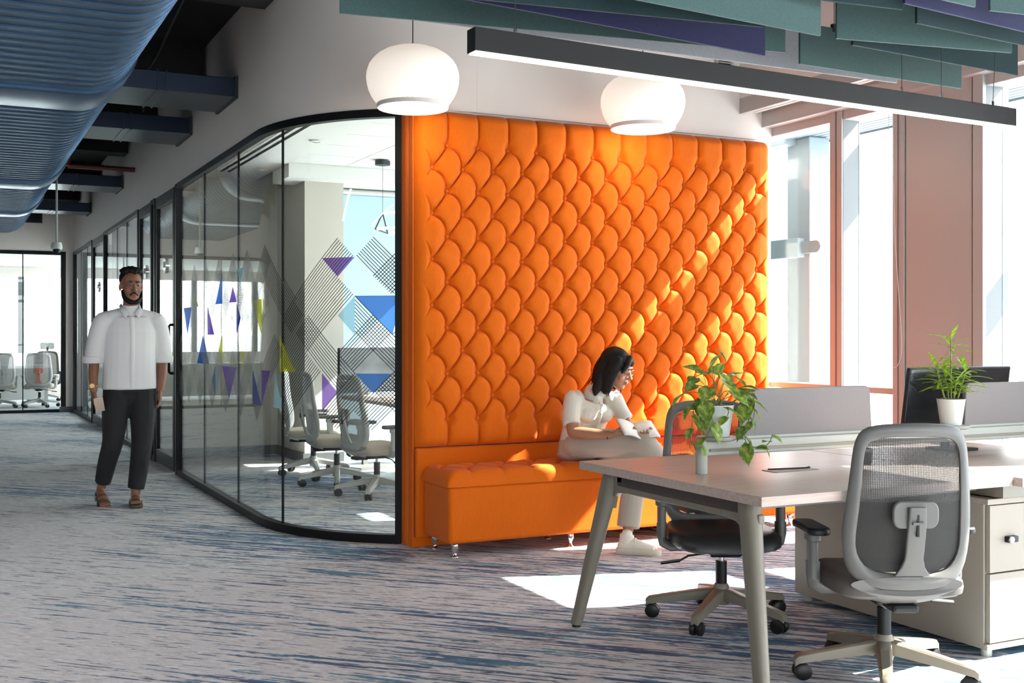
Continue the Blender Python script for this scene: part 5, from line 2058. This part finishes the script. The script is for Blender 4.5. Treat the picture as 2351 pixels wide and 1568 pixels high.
# image-left arm holds the phone, image-right arm hangs
S1, E1, W1 = (1.055, 9.12, 1.42), (1.005, 9.15, 1.125), (.985, 9.04, .885)
S2, E2, W2 = (1.465, 9.12, 1.42), (1.505, 9.17, 1.125), (1.478, 9.08, .875)
limb(mk, [S1, (1.02, 9.14, 1.27), E1], [.052, .046, .040])
limb(mk, [E1, (.99, 9.10, 1.01), W1], [.041, .038, .028])
limb(mk, [S2, (1.495, 9.15, 1.27), E2], [.052, .046, .040])
limb(mk, [E2, (1.50, 9.13, 1.0), W2], [.041, .038, .028])
hand_mb(mk, frame_T(W1, (-.10, .18, 1), (-1, -.2, 0)), -1, .75)
hand_mb(mk, frame_T(W2, (.06, .15, 1), (1, -.2, 0)), 1, .45)
H1, K1, A1 = (1.165, 9.12, .90), (1.125, 9.05, .50), (1.065, 9.24, .135)
H2, K2, A2 = (1.345, 9.12, .90), (1.335, 9.03, .49), (1.292, 9.07, .085)
limb(mk, [H1, (1.145, 9.08, .70), K1], [.085, .075, .056])
limb(mk, [K1, (1.095, 9.14, .33), A1, (1.06, 9.22, .09)], [.055, .052, .034, .034])
limb(mk, [H2, (1.345, 9.07, .70), K2], [.085, .075, .056])
limb(mk, [K2, (1.315, 9.06, .30), A2, (1.29, 9.05, .055)], [.055, .052, .034, .034])
# feet with toes
for (fx, fy, fz, pitch) in ((1.055, 9.20, .06, 24), (1.288, 9.055, .028, 0)):
    T = MX.Translation((fx, fy, fz)) @ MX.Rotation(R(-6 if fx > 1.2 else 6), 4, 'Z') @ MX.Rotation(R(pitch), 4, 'X')
    limb(mk, [(0, .05, .022), (0, -.02, .03), (0, -.10, .014), (0, -.14, .010)], [(.030, .022), (.034, .026), (.042, .014), (.042, .011)], 14, 3, T)
    for k, x in enumerate((-.034, -.018, -.002, .014, .032)):
        s_ = 1 if fx > 1.2 else -1
        L_ = (.022, .026, .030, .033, .036)[k]
        mk.sph((x * -s_, -.142 - L_ * .5, .008), (.0075 if k < 4 else .011, L_ * .6, .0075), 10, 6, T)
mb_ = link('body', remesh(mk, 'body', .0052, 5), 'skin_m', None, smooth=180)
mb_.data.transform(MX.Translation(-WL[mn.name]))
mb_.parent = mn
face_parts(mn, mT)
# shirt with sleeves rolled to the elbow
ms = MB()
limb(ms, [(1.255, 9.115, .885), (1.255, 9.115, 1.02), (1.258, 9.115, 1.20), (1.26, 9.12, 1.32), (1.26, 9.13, 1.435)], [(.205, .135), (.196, .132), (.194, .130), (.196, .128), (.165, .098)], 24, ends=False)
limb(ms, [(1.06, 9.13, 1.415), (1.15, 9.13, 1.435), (1.26, 9.135, 1.455), (1.37, 9.13, 1.435), (1.46, 9.13, 1.415)], [.060, .066, .068, .066, .060])
limb(ms, [(1.10, 9.125, 1.415), (1.06, 9.125, 1.40), (1.022, 9.14, 1.27), (.998, 9.15, 1.10)], [.066, .073, .072, .074], ends=False, e0=True)
limb(ms, [(1.42, 9.125, 1.415), (1.46, 9.125, 1.40), (1.495, 9.15, 1.27), (1.51, 9.165, 1.10)], [.066, .073, .072, .074], ends=False, e0=True)
limb(ms, [(1.26, 9.125, 1.47), (1.26, 9.115, 1.50)], [.078, .070])
mo = link('shirt', remesh(ms, 'shirt', .0065, 14), 'white_shirt', None, smooth=180)
mo.data.transform(MX.Translation(-WL[mn.name]))
mo.parent = mn
for (p, d) in (((.998, 9.15, 1.105), 1), ((1.51, 9.165, 1.105), 1)):
    MB().tube([V(p) + V((0, 0, -.02)), V(p) + V((0, 0, -.015)), V(p) + V((0, 0, .03)), V(p) + V((0, 0, .035))], [.068, .078, .080, .074], 20).build('sleeve_cuff', 'white_shirt', mn)
cm = MB()
for s_ in (-1, 1):
    a = V((1.26 + s_ * .060, 9.06, 1.515))
    vs = [a, a + V((-s_ * .042, -.035, -.04)), a + V((-s_ * .012, -.045, -.09)), a + V((s_ * .022, -.014, -.04)), a + V((s_ * .016, .08, .012)), a + V((0, .09, .03))]
    cm.add(vs, [(0, 1, 2, 3), (0, 3, 4, 5)])
cm.build('collar', 'white_shirt', mn, solid=.006, fixn=False)
pk = MB()
pk.tube(catmull([(1.26, 9.02, 1.44), (1.26, 8.992, 1.32), (1.258, 8.984, 1.18), (1.255, 8.982, 1.02), (1.255, 8.985, .90)], 4), [(.016, .005)] * 17, 8, upv=(1, 0, 0))
pk.build('button_placket', 'white_shirt', mn)
# trousers
mt = MB()
limb(mt, [(1.255, 9.12, .86), (1.255, 9.12, .96)], [(.168, .118), (.165, .115)], 24)
limb(mt, [H1, (1.145, 9.08, .70), K1, (1.095, 9.14, .33), (1.072, 9.215, .17)], [.104, .098, .078, .070, .060], ends=False, e0=True)
limb(mt, [H2, (1.345, 9.07, .70), K2, (1.318, 9.055, .30), (1.295, 9.065, .125)], [.104, .098, .080, .072, .062], ends=False, e0=True)
mto = link('trousers', remesh(mt, 'trousers', .0065, 5), 'black_cloth', None, smooth=180)
mto.data.transform(MX.Translation(-WL[mn.name]))
mto.parent = mn
# hair, beard
mh = MB()
mh.sph((0, .034, .056), (.080, .088, .078), 24, 16, mT)
for k in range(60):
    a = k * 2.39996
    rr2 = .078 * math.sqrt((k + .5) / 60)
    xx, yy = rr2 * .92 * math.cos(a), .012 + rr2 * 1.12 * math.sin(a)
    zz = .072 + .062 * math.sqrt(max(0, 1 - (rr2 / .095) ** 2)) + .005 * math.cos(k * 1.7)
    mh.sph((xx, yy, zz), (.0165, .0165, .0150), 8, 6, mT)
mho = link('hair', remesh(mh, 'hair', .0055, 2), 'hair', None, smooth=180)
mho.data.transform(MX.Translation(-WL[mn.name]))
mho.parent = mn
mbd = MB()
limb(mbd, [(-.066, -.015, -.03), (-.058, -.040, -.078), (-.030, -.070, -.104), (0, -.080, -.110), (.030, -.070, -.104), (.058, -.040, -.078), (.066, -.015, -.03)], [(.010, .012), (.014, .018), (.017, .020), (.018, .018), (.017, .020), (.014, .018), (.010, .012)], 10, 4, mT)
limb(mbd, [(-.026, -.088, -.058), (0, -.098, -.040), (.026, -.088, -.058)], [.006, .007, .006], 8, 4, mT)
mbo = link('beard', remesh(mbd, 'beard', .004, 2), 'hair', None, smooth=180)
mbo.data.transform(MX.Translation(-WL[mn.name]))
mbo.parent = mn
# sandals
for (fx, fy, fz, pitch, sg) in ((1.055, 9.20, .052, 24, -1), (1.288, 9.055, .020, 0, 1)):
    T = MX.Translation((fx, fy, fz)) @ MX.Rotation(R(-6 * sg), 4, 'Z') @ MX.Rotation(R(pitch), 4, 'X')
    out = [(0, .085), (.024, .078), (.034, .05), (.034, -.02), (.044, -.09), (.050, -.14), (.044, -.175), (.02, -.192), (-.016, -.19), (-.042, -.168), (-.048, -.13), (-.042, -.08), (-.034, -.02), (-.034, .05), (-.024, .078)]
    MB().rings([[(x * s_, y * s_, z) for x, y in out] for s_, z in ((1.0, -.020), (1.04, -.012), (1.04, .0), (1.0, .006))], T=T).build('sandal_sole', 'sandal', mn, smooth=40)
    for y, zt in ((-.035, .052), (-.095, .038)):
        MB().tube([(-.046, y + .005, .0), (-.043, y, .022), (-.022, y - .004, zt), (0, y - .005, zt + .004), (.022, y - .004, zt), (.043, y, .022), (.046, y + .005, .0)], [(.019, .003)] * 7, 8, upv=(0, 1, 0), T=T).build('sandal_strap', 'sandal', mn)
        MB().box(.030, .040, y - .012, y + .012, .028, .036, T).build('buckle', 'gold', mn, smooth=0)
# watch and phone
wv = V(W1) + V((.004, .024, .035))
MB().tube([wv + V((.033 * math.cos(2 * PI * k / 20), .033 * math.sin(2 * PI * k / 20), .006 * math.sin(2 * PI * k / 20))) for k in range(20)], [(.010, .004)] * 20, 8, loop=True, upv=(0, 0, 1)).build('watch_band', 'gold', mn)
MB().cyl(wv + V((-.012, -.030, 0)), wv + V((-.016, -.042, 0)), .018, n=20).build('watch_case', 'gold', mn)
ph = thing('phone', 'phone in a pale case held in the walking man hand', 'phone', (1.02, 8.99, .78))
T = MX.Rotation(R(-14), 4, 'Y') @ MX.Rotation(R(35), 4, 'X')
MB().prism(rrect(.012, .135, .005, 3), -.033, .033, 'x', T).build('case', 'phone', ph, smooth=30)
